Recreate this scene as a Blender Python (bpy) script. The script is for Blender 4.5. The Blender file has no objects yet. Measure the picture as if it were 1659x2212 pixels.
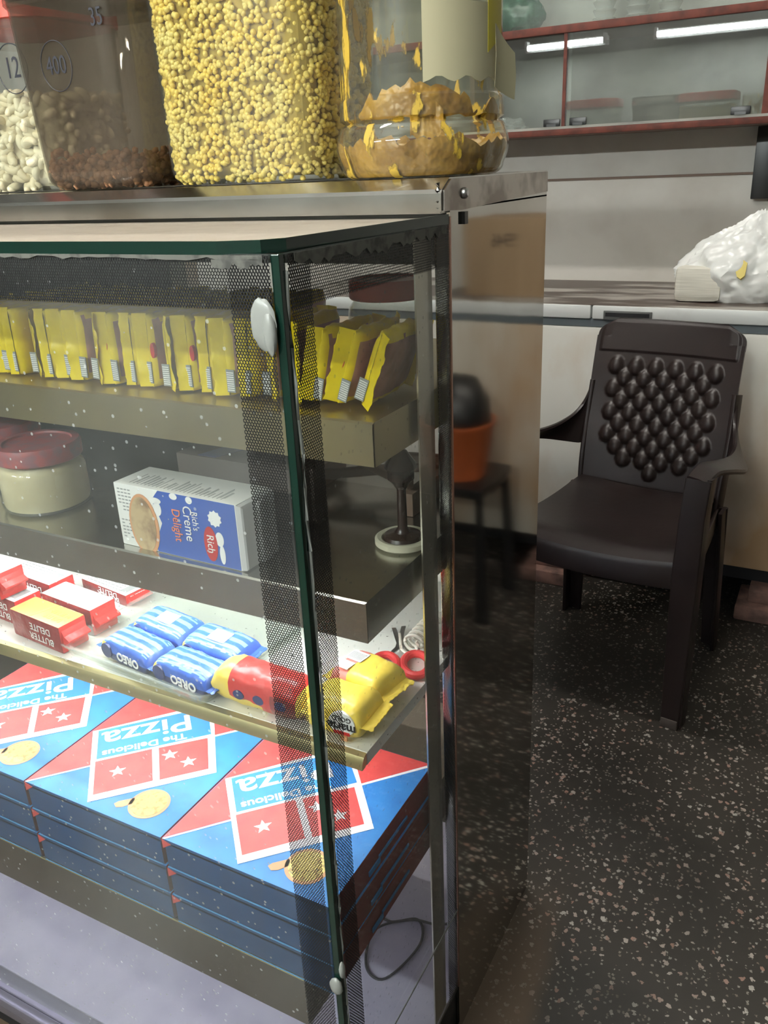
import bpy, bmesh, math, random
from mathutils import Vector, Matrix, noise
random.seed(7)
sc = bpy.context.scene
C = sc.collection
PI = math.pi

# ---------------------------------------------------------------- camera, world, lights, exposure
cam = bpy.data.cameras.new('camera'); camo = bpy.data.objects.new('camera', cam); C.objects.link(camo)
_t, _y, _r = 0.38624, -0.50698, 0.045347
_f = Vector((math.sin(_y)*math.cos(_t), math.cos(_y)*math.cos(_t), -math.sin(_t)))
_rt = Vector((math.cos(_y), -math.sin(_y), 0)); _dn = _f.cross(_rt)
_r2 = math.cos(_r)*_rt + math.sin(_r)*_dn; _d2 = -math.sin(_r)*_rt + math.cos(_r)*_dn
M = Matrix((_r2, -_d2, -_f)).transposed().to_4x4(); M.translation = Vector((0, 0, 1.3))
camo.matrix_world = M
cam.sensor_fit = 'HORIZONTAL'; cam.sensor_width = 36; cam.lens = 1820.8/1659*36
cam.clip_start = 0.02
sc.camera = camo
w = bpy.data.worlds.new('world'); sc.world = w; w.use_nodes = True
w.node_tree.nodes['Background'].inputs[0].default_value = (0.8, 0.8, 0.8, 1)
w.node_tree.nodes['Background'].inputs[1].default_value = 0.25
sc.view_settings.view_transform = 'Standard'; sc.view_settings.look = 'None'
sc.view_settings.gamma = 1; sc.view_settings.use_curve_mapping = False
sc.view_settings.exposure = 1.5
sc.cycles.transparent_max_bounces = 40
sc.cycles.max_bounces = 12; sc.cycles.glossy_bounces = 6
sc.cycles.sample_clamp_indirect = 4
TUBE = 105.0      # strength of the room's tube lamps
CEIL = 48.0      # ceiling tubes: inner room, plus the added one before the counter
LED_A = 27.0     # led strip under the middle shelf
LED_B = 22.0     # led strip under the lower shelf
LED_C = 8.5     # led strip under the bottom shelf

# ---------------------------------------------------------------- material helpers
MATS = {}
def nt(name):
    m = bpy.data.materials.new(name); m.use_nodes = True; MATS[name] = m
    t = m.node_tree; return m, t, t.nodes['Principled BSDF'], t.nodes['Material Output']
def rgba(c): return (c[0], c[1], c[2], 1)
def pmat(name, col, rough=.5, metal=0., col2=None, scale=8., thr=(.4, .7), bump=0., bscale=40., stretch=(1, 1, 1), spec=.5, detail=4., emit=None, coat=0.):
    m, t, p, o = nt(name); N, L = t.nodes, t.links
    p.inputs['Base Color'].default_value = rgba(col); p.inputs['Roughness'].default_value = rough
    p.inputs['Metallic'].default_value = metal; p.inputs['Specular IOR Level'].default_value = spec
    p.inputs['Coat Weight'].default_value = coat
    if col2 or bump:
        tc = N.new('ShaderNodeTexCoord'); mp = N.new('ShaderNodeMapping'); mp.inputs['Scale'].default_value = stretch
        L.new(tc.outputs['Object'], mp.inputs['Vector'])
    if col2:
        n = N.new('ShaderNodeTexNoise'); n.inputs['Scale'].default_value = scale; n.inputs['Detail'].default_value = detail
        L.new(mp.outputs[0], n.inputs['Vector'])
        r = N.new('ShaderNodeValToRGB'); r.color_ramp.elements[0].position = thr[0]; r.color_ramp.elements[1].position = thr[1]
        r.color_ramp.elements[0].color = rgba(col); r.color_ramp.elements[1].color = rgba(col2)
        L.new(n.outputs['Fac'], r.inputs[0]); L.new(r.outputs[0], p.inputs['Base Color'])
    if bump:
        n2 = N.new('ShaderNodeTexNoise'); n2.inputs['Scale'].default_value = bscale; L.new(mp.outputs[0], n2.inputs['Vector'])
        b = N.new('ShaderNodeBump'); b.inputs['Strength'].default_value = bump; b.inputs['Distance'].default_value = .01
        L.new(n2.outputs['Fac'], b.inputs['Height']); L.new(b.outputs[0], p.inputs['Normal'])
    if emit:
        p.inputs['Emission Color'].default_value = rgba(emit[0]); p.inputs['Emission Strength'].default_value = emit[1]
    return m
def glassmat(name, tint=(.93, .97, .95), base=.035, haze=.0, hazecol=(.8, .82, .8), speck=0., speckscale=60., gain=.9, dirt=None, rough=0.0):
    """thin glass: transparent + mirror by viewing angle, with a little dust on it"""
    m, t, p, o = nt(name); N, L = t.nodes, t.links; N.remove(p)
    tr = N.new('ShaderNodeBsdfTransparent'); tr.inputs[0].default_value = rgba(tint)
    gl = N.new('ShaderNodeBsdfGlossy'); gl.inputs['Roughness'].default_value = rough
    lw = N.new('ShaderNodeLayerWeight'); lw.inputs['Blend'].default_value = .5
    pw = N.new('ShaderNodeMath'); pw.operation = 'POWER'; pw.inputs[1].default_value = 5; L.new(lw.outputs['Facing'], pw.inputs[0])
    ma = N.new('ShaderNodeMath'); ma.operation = 'MULTIPLY_ADD'; ma.inputs[1].default_value = gain; ma.inputs[2].default_value = base
    L.new(pw.outputs[0], ma.inputs[0])
    mx = N.new('ShaderNodeMixShader'); L.new(ma.outputs[0], mx.inputs[0]); L.new(tr.outputs[0], mx.inputs[1]); L.new(gl.outputs[0], mx.inputs[2])
    out = mx
    if haze or speck:
        df = N.new('ShaderNodeBsdfDiffuse'); df.inputs[0].default_value = rgba(hazecol)
        tc = N.new('ShaderNodeTexCoord')
        n1 = N.new('ShaderNodeTexNoise'); n1.inputs['Scale'].default_value = 3.5; n1.inputs['Detail'].default_value = 6; L.new(tc.outputs['Object'], n1.inputs['Vector'])
        h = N.new('ShaderNodeMapRange'); h.inputs[1].default_value = .35; h.inputs[2].default_value = .7; h.inputs[3].default_value = haze*.4; h.inputs[4].default_value = haze*1.5
        L.new(n1.outputs['Fac'], h.inputs[0])
        v = N.new('ShaderNodeTexVoronoi'); v.inputs['Scale'].default_value = speckscale; L.new(tc.outputs['Object'], v.inputs['Vector'])
        lt = N.new('ShaderNodeMath'); lt.operation = 'LESS_THAN'; lt.inputs[1].default_value = .12; L.new(v.outputs['Distance'], lt.inputs[0])
        sp = N.new('ShaderNodeSeparateColor'); L.new(v.outputs['Color'], sp.inputs[0])
        gt = N.new('ShaderNodeMath'); gt.operation = 'GREATER_THAN'; gt.inputs[1].default_value = .35; L.new(sp.outputs[0], gt.inputs[0])
        mu = N.new('ShaderNodeMath'); mu.operation = 'MULTIPLY'; L.new(lt.outputs[0], mu.inputs[0]); L.new(gt.outputs[0], mu.inputs[1])
        mu2 = N.new('ShaderNodeMath'); mu2.operation = 'MULTIPLY_ADD'; mu2.inputs[1].default_value = speck; L.new(mu.outputs[0], mu2.inputs[0]); L.new(h.outputs[0], mu2.inputs[2])
        m2 = N.new('ShaderNodeMixShader'); L.new(mu2.outputs[0], m2.inputs[0]); L.new(mx.outputs[0], m2.inputs[1]); L.new(df.outputs[0], m2.inputs[2]); out = m2
    if dirt:
        df = N.new('ShaderNodeBsdfPrincipled'); df.inputs['Base Color'].default_value = rgba(dirt[0]); df.inputs['Roughness'].default_value = .5
        tc = N.new('ShaderNodeTexCoord'); mp = N.new('ShaderNodeMapping'); mp.inputs['Scale'].default_value = (1, 1, dirt[2]); L.new(tc.outputs['Object'], mp.inputs[0])
        n1 = N.new('ShaderNodeTexNoise'); n1.inputs['Scale'].default_value = dirt[1]; n1.inputs['Detail'].default_value = 8; L.new(mp.outputs[0], n1.inputs['Vector'])
        h = N.new('ShaderNodeMapRange'); h.inputs[1].default_value = dirt[3]; h.inputs[2].default_value = dirt[3]+.03; L.new(n1.outputs['Fac'], h.inputs[0])
        m2 = N.new('ShaderNodeMixShader'); L.new(h.outputs[0], m2.inputs[0]); L.new(out.outputs[0], m2.inputs[1]); L.new(df.outputs[0], m2.inputs[2]); out = m2
    L.new(out.outputs[0], o.inputs[0])
    return m
def holes_mat(name, axes, pitch=.0029, rad=.405):
    """black vinyl film with a hexagonal grid of round holes"""
    m, t, p, o = nt(name); N, L = t.nodes, t.links
    p.inputs['Base Color'].default_value = (.012, .012, .012, 1); p.inputs['Roughness'].default_value = .45
    tc = N.new('ShaderNodeTexCoord'); s = N.new('ShaderNodeSeparateXYZ'); L.new(tc.outputs['Object'], s.inputs[0])
    def mth(op, a, b=None, c=None):
        n = N.new('ShaderNodeMath'); n.operation = op
        for i, x in enumerate((a, b, c)):
            if x is None: continue
            if isinstance(x, (int, float)): n.inputs[i].default_value = x
            else: L.new(x, n.inputs[i])
        return n.outputs[0]
    u = mth('MULTIPLY', s.outputs[axes[0]], 1/pitch); v = mth('MULTIPLY', s.outputs[axes[1]], 1/(pitch*math.sqrt(3)))
    def dist(off):
        a = mth('SUBTRACT', mth('FRACT', mth('ADD', u, off+50)), .5)
        b = mth('MULTIPLY', mth('SUBTRACT', mth('FRACT', mth('ADD', v, off+50)), .5), math.sqrt(3))
        return mth('SQRT', mth('ADD', mth('MULTIPLY', a, a), mth('MULTIPLY', b, b)))
    d = mth('MINIMUM', dist(0), dist(.5))
    hole = mth('LESS_THAN', d, rad)
    tr = N.new('ShaderNodeBsdfTransparent'); mx = N.new('ShaderNodeMixShader')
    L.new(hole, mx.inputs[0]); L.new(p.outputs[0], mx.inputs[1]); L.new(tr.outputs[0], mx.inputs[2]); L.new(mx.outputs[0], o.inputs[0])
    return m

# ---------------------------------------------------------------- object helpers
def add(bm, tmp, mi=0):
    for f in tmp.faces: f.material_index = mi
    me = bpy.data.meshes.new('t'); tmp.to_mesh(me); tmp.free(); bm.from_mesh(me); bpy.data.meshes.remove(me)
def box(bm, x0, x1, y0, y1, z0, z1, mi=0, bev=0., mat=None):
    b = bmesh.new(); bmesh.ops.create_cube(b, size=1)
    bmesh.ops.scale(b, vec=(x1-x0, y1-y0, z1-z0), verts=b.verts)
    bmesh.ops.translate(b, vec=((x0+x1)/2, (y0+y1)/2, (z0+z1)/2), verts=b.verts)
    if bev: bmesh.ops.bevel(b, geom=b.edges[:], offset=bev, segments=2, profile=.6, affect='EDGES')
    if mat: b.transform(mat)
    add(bm, b, mi)
def BM(): return bmesh.new()
def tag(o, label=None, cat=None, group=None, kind=None):
    for k, v in (('label', label), ('category', cat), ('group', group), ('kind', kind)):
        if v: o[k] = v
    return o
def obj(name, bm, mats, parent=None, smooth=True, loc=None, world=False, auto=35):
    """link bm as one mesh object; world=True: vertices are world coords, parent sits at parent.location"""
    me = bpy.data.meshes.new(name)
    if world and parent: bmesh.ops.translate(bm, vec=-parent_loc(parent), verts=bm.verts)
    bmesh.ops.recalc_face_normals(bm, faces=bm.faces[:]) if not world == 'keep' else None
    if smooth:
        for f in bm.faces: f.smooth = True
        for e in bm.edges:
            if len(e.link_faces) == 2 and e.calc_face_angle(0) > math.radians(auto): e.smooth = False
    bm.to_mesh(me); bm.free()
    if not isinstance(mats, (list, tuple)): mats = [mats]
    for m in mats: me.materials.append(MATS[m] if isinstance(m, str) else m)
    o = bpy.data.objects.new(name, me); C.objects.link(o)
    if parent: o.parent = parent
    if loc: o.location = loc
    return o
def parent_loc(p):
    v = Vector(p.location)
    while p.parent: p = p.parent; v += Vector(p.location)
    return v
def thing(name, loc, label, cat, group=None, rot=(0, 0, 0)):
    o = bpy.data.objects.new(name, None); o.empty_display_size = .05; C.objects.link(o)
    o.location = loc; o.rotation_euler = rot
    return tag(o, label, cat, group)
def struct(name, bm, m, smooth=False):
    return tag(obj(name, bm, m, smooth=smooth), kind='structure')
def copy_tree(o, loc, rot=None, label=None, parent=None):
    c = o.copy(); C.objects.link(c); c.parent = parent
    if parent is None:
        c.location = loc
        if rot: c.rotation_euler = rot
        if label: c['label'] = label
    for ch in [k for k in sc.objects if k.parent == o]:
        copy_tree(ch, None, parent=c)
    return c
def loft(bm, rings, closed=True, cap=(True, True), mi=0):
    prev = None; vs = []
    for r in rings:
        cur = [bm.verts.new(p) for p in r]; vs.append(cur)
        if prev:
            n = len(cur)
            for i in range(n if closed else n-1):
                f = bm.faces.new((prev[i], prev[(i+1) % n], cur[(i+1) % n], cur[i])); f.material_index = mi
        prev = cur
    if cap[0]: f = bm.faces.new(list(reversed(vs[0]))); f.material_index = mi
    if cap[1]: f = bm.faces.new(vs[-1]); f.material_index = mi
    return vs
def lathe(bm, prof, n=48, cx=0, cy=0, mi=0, cap=(True, True)):
    loft(bm, [[(cx+r*math.cos(2*PI*i/n), cy+r*math.sin(2*PI*i/n), z) for i in range(n)] for r, z in prof], cap=cap, mi=mi)
def rsq(hw, hd, r, n=6):
    """rounded rectangle outline"""
    pts = []
    for cx, cy, a0 in ((hw-r, hd-r, 0), (-hw+r, hd-r, PI/2), (-hw+r, -hd+r, PI), (hw-r, -hd+r, 1.5*PI)):
        for i in range(n+1):
            a = a0+PI/2*i/n; pts.append((cx+r*math.cos(a), cy+r*math.sin(a)))
    return pts
def tube(bm, pts, r, n=8, mi=0, closed=False):
    pts = [Vector(p) for p in pts]; rings = []; up = Vector((0, 0, 1))
    for i, p in enumerate(pts):
        a = pts[max(i-1, 0)]; b = pts[min(i+1, len(pts)-1)]; d = (b-a).normalized()
        s = d.cross(up)
        if s.length < .01: s = d.cross(Vector((0, 1, 0)))
        s.normalize(); u = s.cross(d)
        rr = r(i/(len(pts)-1)) if callable(r) else r
        rings.append([p+rr*(math.cos(2*PI*k/n)*s+math.sin(2*PI*k/n)*u) for k in range(n)])
    loft(bm, rings, mi=mi)
def sweep_rect(bm, pts, wid, thk, side, mi=0):
    """rectangular section swept along pts; wid measured along 'side' vectors; all lists or scalars"""
    n = len(pts); pts = [Vector(p) for p in pts]; rings = []
    for i, p in enumerate(pts):
        a = pts[max(i-1, 0)]; b = pts[min(i+1, n-1)]; d = (b-a).normalized()
        s = Vector(side[i] if isinstance(side, list) else side); s = (s-d*s.dot(d)).normalized(); u = d.cross(s)
        ww = wid[i] if isinstance(wid, list) else wid; tt = thk[i] if isinstance(thk, list) else thk
        prof = rsq(ww/2, tt/2, min(ww, tt)*.3, 3)
        rings.append([p+s*x+u*y for x, y in prof])
    loft(bm, rings, mi=mi)
def catmull(P, k=6):
    P = [Vector(p) for p in P]; out = []
    for i in range(len(P)-1):
        p0 = P[max(i-1, 0)]; p1 = P[i]; p2 = P[i+1]; p3 = P[min(i+2, len(P)-1)]
        for j in range(k):
            t = j/k
            out.append(.5*((2*p1)+(-p0+p2)*t+(2*p0-5*p1+4*p2-p3)*t*t+(-p0+3*p1-3*p2+p3)*t**3))
    out.append(P[-1]); return out
def poly(bm, pts, z, h=.00025, mi=0, T=None):
    """thin flat print polygon with thickness h"""
    lo = [Vector((x, y, z)) for x, y in pts]; hi = [Vector((x, y, z+h)) for x, y in pts]
    if T: lo = [T @ p for p in lo]; hi = [T @ p for p in hi]
    loft(bm, [lo, hi], mi=mi)
def text(name, s, size, mat, parent, T, ext=.0003, align='CENTER', sx=1., bold=0.):
    cu = bpy.data.curves.new(name, 'FONT'); cu.body = s; cu.size = size; cu.extrude = ext; cu.align_x = align; cu.align_y = 'CENTER'
    cu.offset = bold; cu.resolution_u = 3
    to = bpy.data.objects.new(name, cu)
    me = bpy.data.meshes.new_from_object(to); bpy.data.objects.remove(to)
    me.materials.clear(); me.materials.append(MATS[mat])
    me.transform(T @ Matrix.Diagonal((sx, 1, 1, 1)))
    o = bpy.data.objects.new(name, me); C.objects.link(o)
    if parent: o.parent = parent
    return o
def star(cx, cy, r, rot=0):
    return [(cx+(r if i % 2 == 0 else r*.42)*math.sin(rot+PI*i/5), cy+(r if i % 2 == 0 else r*.42)*math.cos(rot+PI*i/5)) for i in range(10)]
def plane_T(origin, xdir, ydir):
    x = Vector(xdir).normalized(); y = Vector(ydir).normalized(); z = x.cross(y)
    T = Matrix((x, y, z)).transposed().to_4x4(); T.translation = Vector(origin); return T

# ---------------------------------------------------------------- materials
def floor_mat():
    m, t, p, o = nt('terrazzo'); N, L = t.nodes, t.links
    tc = N.new('ShaderNodeTexCoord'); p.inputs['Roughness'].default_value = .42; p.inputs['Specular IOR Level'].default_value = .35
    nb = N.new('ShaderNodeTexNoise'); nb.inputs['Scale'].default_value = 2.2; nb.inputs['Detail'].default_value = 5; L.new(tc.outputs['Object'], nb.inputs['Vector'])
    rb = N.new('ShaderNodeValToRGB'); rb.color_ramp.elements[0].color = (.022, .020, .017, 1); rb.color_ramp.elements[1].color = (.05, .043, .036, 1)
    rb.color_ramp.elements[0].position = .35; rb.color_ramp.elements[1].position = .7; L.new(nb.outputs['Fac'], rb.inputs[0])
    base = rb.outputs[0]
    for sc_, th, keep, colA, colB in ((62, .27, .36, (.42, .40, .36, 1), (.30, .17, .13, 1)), (125, .29, .48, (.30, .29, .26, 1), (.16, .13, .1, 1))):
        v = N.new('ShaderNodeTexVoronoi'); v.inputs['Scale'].default_value = sc_
        dn = N.new('ShaderNodeTexNoise'); dn.inputs['Scale'].default_value = sc_*2.2; L.new(tc.outputs['Object'], dn.inputs['Vector'])
        dv = N.new('ShaderNodeVectorMath'); dv.operation = 'MULTIPLY_ADD'; dv.inputs[1].default_value = (.9/sc_, .9/sc_, 0)
        L.new(dn.outputs['Color'], dv.inputs[0]); L.new(tc.outputs['Object'], dv.inputs[2]); L.new(dv.outputs[0], v.inputs['Vector'])
        sp = N.new('ShaderNodeSeparateColor'); L.new(v.outputs['Color'], sp.inputs[0])
        a = N.new('ShaderNodeMath'); a.operation = 'LESS_THAN'; a.inputs[1].default_value = th; L.new(v.outputs['Distance'], a.inputs[0])
        b = N.new('ShaderNodeMath'); b.operation = 'GREATER_THAN'; b.inputs[1].default_value = keep; L.new(sp.outputs[0], b.inputs[0])
        c = N.new('ShaderNodeMath'); c.operation = 'MULTIPLY'; L.new(a.outputs[0], c.inputs[0]); L.new(b.outputs[0], c.inputs[1])
        # worn patches hide chips
        wn = N.new('ShaderNodeMapRange'); wn.inputs[1].default_value = .38; wn.inputs[2].default_value = .52; wn.inputs[3].default_value = .25; wn.inputs[4].default_value = 1; L.new(nb.outputs['Fac'], wn.inputs[0])
        d = N.new('ShaderNodeMath'); d.operation = 'MULTIPLY'; L.new(c.outputs[0], d.inputs[0]); L.new(wn.outputs[0], d.inputs[1])
        chip = N.new('ShaderNodeMix'); chip.data_type = 'RGBA'; L.new(sp.outputs[1], chip.inputs[0]); chip.inputs[6].default_value = colA; chip.inputs[7].default_value = colB
        mx = N.new('ShaderNodeMix'); mx.data_type = 'RGBA'; L.new(d.outputs[0], mx.inputs[0]); L.new(base, mx.inputs[6]); L.new(chip.outputs[2], mx.inputs[7])
        base = mx.outputs[2]
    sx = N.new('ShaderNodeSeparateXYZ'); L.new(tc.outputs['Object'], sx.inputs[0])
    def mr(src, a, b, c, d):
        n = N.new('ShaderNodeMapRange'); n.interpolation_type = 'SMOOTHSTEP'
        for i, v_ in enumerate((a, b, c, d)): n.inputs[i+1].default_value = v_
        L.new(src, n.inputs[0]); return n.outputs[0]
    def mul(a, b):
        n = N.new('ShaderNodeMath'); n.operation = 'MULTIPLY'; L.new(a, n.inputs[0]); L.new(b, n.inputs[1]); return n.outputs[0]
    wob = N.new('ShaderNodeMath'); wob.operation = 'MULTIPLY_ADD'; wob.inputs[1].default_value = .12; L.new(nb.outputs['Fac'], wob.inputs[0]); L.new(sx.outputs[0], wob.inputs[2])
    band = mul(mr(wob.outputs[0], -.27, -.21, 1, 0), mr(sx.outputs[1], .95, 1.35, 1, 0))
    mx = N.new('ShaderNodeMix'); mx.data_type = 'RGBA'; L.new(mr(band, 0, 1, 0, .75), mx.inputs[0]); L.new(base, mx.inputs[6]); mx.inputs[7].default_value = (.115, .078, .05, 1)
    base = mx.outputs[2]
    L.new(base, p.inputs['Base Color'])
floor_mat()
pmat('wall_paint', (.62, .59, .54), .8, col2=(.50, .46, .41), scale=5, thr=(.45, .8))
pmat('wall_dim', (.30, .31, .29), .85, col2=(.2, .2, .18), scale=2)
pmat('ceiling_paint', (.6, .6, .58), .9)
pmat('freezer_white', (.74, .73, .67), .35, col2=(.50, .33, .19), scale=2.4, thr=(.43, .66), detail=9, stretch=(1, 1, .55))
pmat('freezer_lid', (.72, .74, .73), .4, col2=(.5, .5, .48), scale=6, thr=(.6, .8))
pmat('freezer_top', (.42, .39, .35), .35, col2=(.075, .05, .04), scale=4.5, thr=(.42, .52), stretch=(.5, 1.6, 1))
pmat('freezer_stripe', (.16, .19, .21), .5)
pmat('handle_grey', (.12, .125, .12), .4)
pmat('black_gap', (.012, .012, .014), .6)
pmat('block_pink', (.27, .15, .12), .8, col2=(.1, .06, .05), scale=20)
pmat('steel', (.56, .56, .54), .16, 1, col2=(.38, .36, .33), scale=7, thr=(.45, .7), bump=.02, bscale=9)
pmat('steel_panel', (.50, .485, .46), .06, 1, col2=(.40, .37, .33), scale=6, thr=(.4, .75), bump=.10, bscale=4.5, stretch=(1, 1, .5))
pmat('steel_jamb', (.62, .60, .55), .28, 1, col2=(.5, .47, .4), scale=10)
pmat('bronze_steel', (.58, .50, .29), .40, 1, col2=(.5, .44, .29), scale=9, bump=.02)
pmat('shelf_steel', (.55, .54, .50), .24, 1, col2=(.42, .40, .36), scale=8, bump=.02)
pmat('dark_steel', (.24, .21, .17), .45, 1)
pmat('shelf_top', (.80, .80, .74), .45, .15, col2=(.05, .05, .04), scale=190, thr=(.69, .72), detail=2)
pmat('gold_steel', (.80, .70, .36), .3, 1)
pmat('copper_edge', (.35, .2, .15), .35, .8)
pmat('cap_dark', (.42, .39, .36), .22, 1, col2=(.22, .19, .17), scale=22, thr=(.45, .6), bump=.08, bscale=14)
pmat('beige_board', (.60, .50, .43), .8, col2=(.56, .46, .39), scale=30, spec=.1)
pmat('laminate', (.45, .43, .52), .45, col2=(.36, .34, .44), scale=14, thr=(.4, .75))
pmat('base_edge', (.25, .24, .3), .25, .6)
pmat('glass_green_edge', (.004, .022, .015), .15, spec=.6)
pmat('back_panel', (.035, .05, .045), .35, col2=(.02, .03, .03), scale=3)
pmat('silicone', (.30, .31, .29), .3, col2=(.20, .21, .19), scale=30)
pmat('tape_grey', (.12, .12, .105), .7, col2=(.05, .05, .045), scale=60, thr=(.5, .65))
pmat('chair_brown', (.016, .010, .0095), .36, spec=.4, col2=(.024, .015, .0135), scale=6, bump=.03, bscale=60)
pmat('chair_light', (.09, .07, .06), .6)
pmat('black_plastic', (.012, .012, .012), .35)
pmat('rail_red', (.11, .030, .020), .6, spec=.2, col2=(.06, .02, .015), scale=25)
pmat('cab_back', (.29, .285, .25), .7, col2=(.16, .155, .14), scale=5, thr=(.4, .7), detail=8)
pmat('brown_wood', (.16, .10, .07), .6)
pmat('bag_white', (.78, .79, .77), .35, bump=.3, bscale=14, coat=.3)
pmat('paper', (.72, .70, .62), .8, col2=(.55, .53, .46), scale=90, stretch=(.1, .1, 5))
pmat('yellow_soft', (.68, .55, .14), .5)
pmat('cardboard', (.36, .25, .15), .8)
pmat('cardboard_ink', (.05, .04, .035), .8)
pmat('orange_plastic', (.42, .10, .03), .4)
pmat('red_lid', (.70, .07, .035), .4, col2=(.55, .05, .04), scale=30)
pmat('red_lid_dusty', (.38, .07, .07), .5, col2=(.25, .09, .11), scale=60, thr=(.4, .6))
pmat('powder_cream', (.86, .74, .50), .75, col2=(.74, .62, .38), scale=14)
pmat('cashew', (.78, .70, .50), .5, col2=(.66, .56, .36), scale=30)
pmat('raisin', (.30, .13, .06), .5, col2=(.52, .27, .13), scale=45, thr=(.35, .65))
pmat('lentil', (.86, .62, .10), .42, col2=(.80, .66, .22), scale=22, thr=(.35, .7))
pmat('lentil_core', (.42, .29, .04), .7)
pmat('pickle', (.48, .27, .03), .35, col2=(.26, .12, .012), scale=26, thr=(.35, .7), bump=.6, bscale=60)
pmat('label_cream', (.46, .42, .27), .7, col2=(.45, .30, .10), scale=24, thr=(.66, .72), detail=6)
pmat('label_yellow', (.50, .42, .03), .5)
pmat('marker', (.02, .02, .03), .5)
pmat('pack_yellow', (.95, .74, .004), .35, col2=(.90, .68, .004), scale=35, bump=.25, bscale=45)
pmat('pack_brown', (.36, .19, .12), .4, col2=(.55, .30, .22), scale=40, thr=(.35, .65), bump=.15)
pmat('pack_red', (.62, .03, .025), .35, bump=.2, bscale=60)
pmat('pack_darkred', (.26, .02, .02), .3, bump=.25, bscale=60)
pmat('pack_white', (.80, .80, .77), .35)
pmat('pack_orange', (.72, .28, .08), .4)
pmat('pack_blue', (.05, .16, .60), .3, col2=(.03, .10, .45), scale=30, bump=.3, bscale=50)
pmat('pack_navy', (.015, .03, .14), .35)
pmat('pack_ltblue', (.22, .40, .80), .35)
pmat('pack_gold', (.92, .68, .10), .35, bump=.25, bscale=50)
pmat('pack_pink', (.80, .25, .22), .4)
pmat('ink_white', (.85, .85, .83), .5)
pmat('ink_grey', (.30, .31, .31), .6)
pmat('ink_orange', (.85, .22, .10), .5)
pmat('ink_black', (.02, .02, .02), .5)
pmat('biscuit', (.45, .28, .12), .6, col2=(.6, .42, .2), scale=60)
pmat('carton_white', (.78, .78, .75), .45)
pmat('carton_blue', (.02, .09, .42), .45)
pmat('carton_grey', (.50, .50, .50), .5)
pmat('soup', (.52, .38, .20), .6, col2=(.25, .15, .08), scale=40, thr=(.45, .65))
pmat('logo_red', (.50, .01, .015), .4)
pmat('box_blue', (.035, .22, .55), .55, col2=(.03, .18, .48), scale=50)
pmat('box_blue_dark', (.004, .055, .17), .5, col2=(.004, .045, .14), scale=30)
pmat('box_ltblue', (.08, .33, .68), .55)
pmat('box_red', (.62, .07, .06), .55, col2=(.55, .05, .05), scale=50)
pmat('box_maroon', (.20, .022, .022), .55)
pmat('box_edge', (.40, .33, .27), .8)
pmat('pizza_crust', (.62, .30, .14), .6)
pmat('pizza_top', (.72, .52, .14), .6, col2=(.38, .26, .08), scale=170, thr=(.5, .6))
pmat('scissor_red', (.66, .05, .05), .35)
pmat('metal_grey', (.55, .55, .55), .3, 1)
pmat('cord_white', (.70, .67, .58), .7)
pmat('cable_black', (.05, .05, .055), .5)
pmat('dark_object', (.035, .018, .014), .25)
pmat('ring_cream', (.62, .58, .44), .5)
pmat('green_bag', (.006, .06, .03), .3, col2=(.10, .2, .14), scale=28, thr=(.5, .75), bump=.5, bscale=30)
pmat('tube_white', (.9, .9, .9), .5)
pmat('tube_emit', (1, 1, 1), .5, emit=((.93, 1, .98), TUBE))
pmat('ceil_emit', (1, 1, 1), .5, emit=((1, .96, .9), CEIL))
pmat('led_a', (1, 1, 1), .5, emit=((.93, .98, 1), LED_A))
pmat('led_b', (1, 1, 1), .5, emit=((.88, .95, 1), LED_B))
pmat('led_c', (1, 1, 1), .5, emit=((.80, .78, 1), LED_C))
glassmat('glass_pane', tint=(.95, .962, .955), base=.03, haze=.055, hazecol=(.75, .78, .76), speck=.30, speckscale=68)
glassmat('glass_side', tint=(.955, .963, .955), base=.025, haze=.035, speck=.2, speckscale=70, gain=.8)
glassmat('glass_top', tint=(.95, .96, .95), base=.04, gain=.04)
glassmat('glass_cab', tint=(.90, .92, .9), base=.075, haze=.03, gain=.8)
glassmat('jar_clear', tint=(.93, .94, .92), base=.04, haze=.03, gain=.8)
glassmat('jar_dusty', tint=(.74, .72, .68), base=.05, haze=.14, hazecol=(.24, .19, .15), gain=.8)
glassmat('jar_stained', tint=(.95, .95, .90), base=.05, haze=.02, dirt=((.52, .34, .04), 44, .35, .575))
glassmat('acrylic', tint=(.96, .98, .96), base=.10, gain=.8, haze=.12, hazecol=(.85, .88, .82))
glassmat('cup_plastic', tint=(.9, .92, .9), base=.15, haze=.25)
holes_mat('film_front', (0, 2)); holes_mat('film_side', (1, 2))

# ---------------------------------------------------------------- the room
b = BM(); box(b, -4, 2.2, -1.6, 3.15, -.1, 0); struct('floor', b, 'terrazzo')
b = BM(); box(b, -4, 2.2, 3.05, 3.15, 0, 2.8); struct('wall_back', b, 'wall_paint')
b = BM(); box(b, -4.1, -4, -1.6, 3.15, 0, 2.8); struct('wall_left', b, 'wall_dim')
b = BM(); box(b, 2.2, 2.3, -1.6, 3.15, 0, 2.8); struct('wall_right', b, 'wall_dim')
b = BM(); box(b, -4.1, 2.3, -1.7, -1.6, 0, 2.8); struct('wall_front', b, 'wall_dim')
b = BM(); box(b, -4.1, 2.3, -1.7, 3.15, 2.8, 2.9); struct('ceiling', b, 'ceiling_paint')
b = BM(); box(b, -4, 2.2, 3.044, 3.052, 1.236, 1.243); struct('trim_1', b, 'brown_wood')

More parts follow.
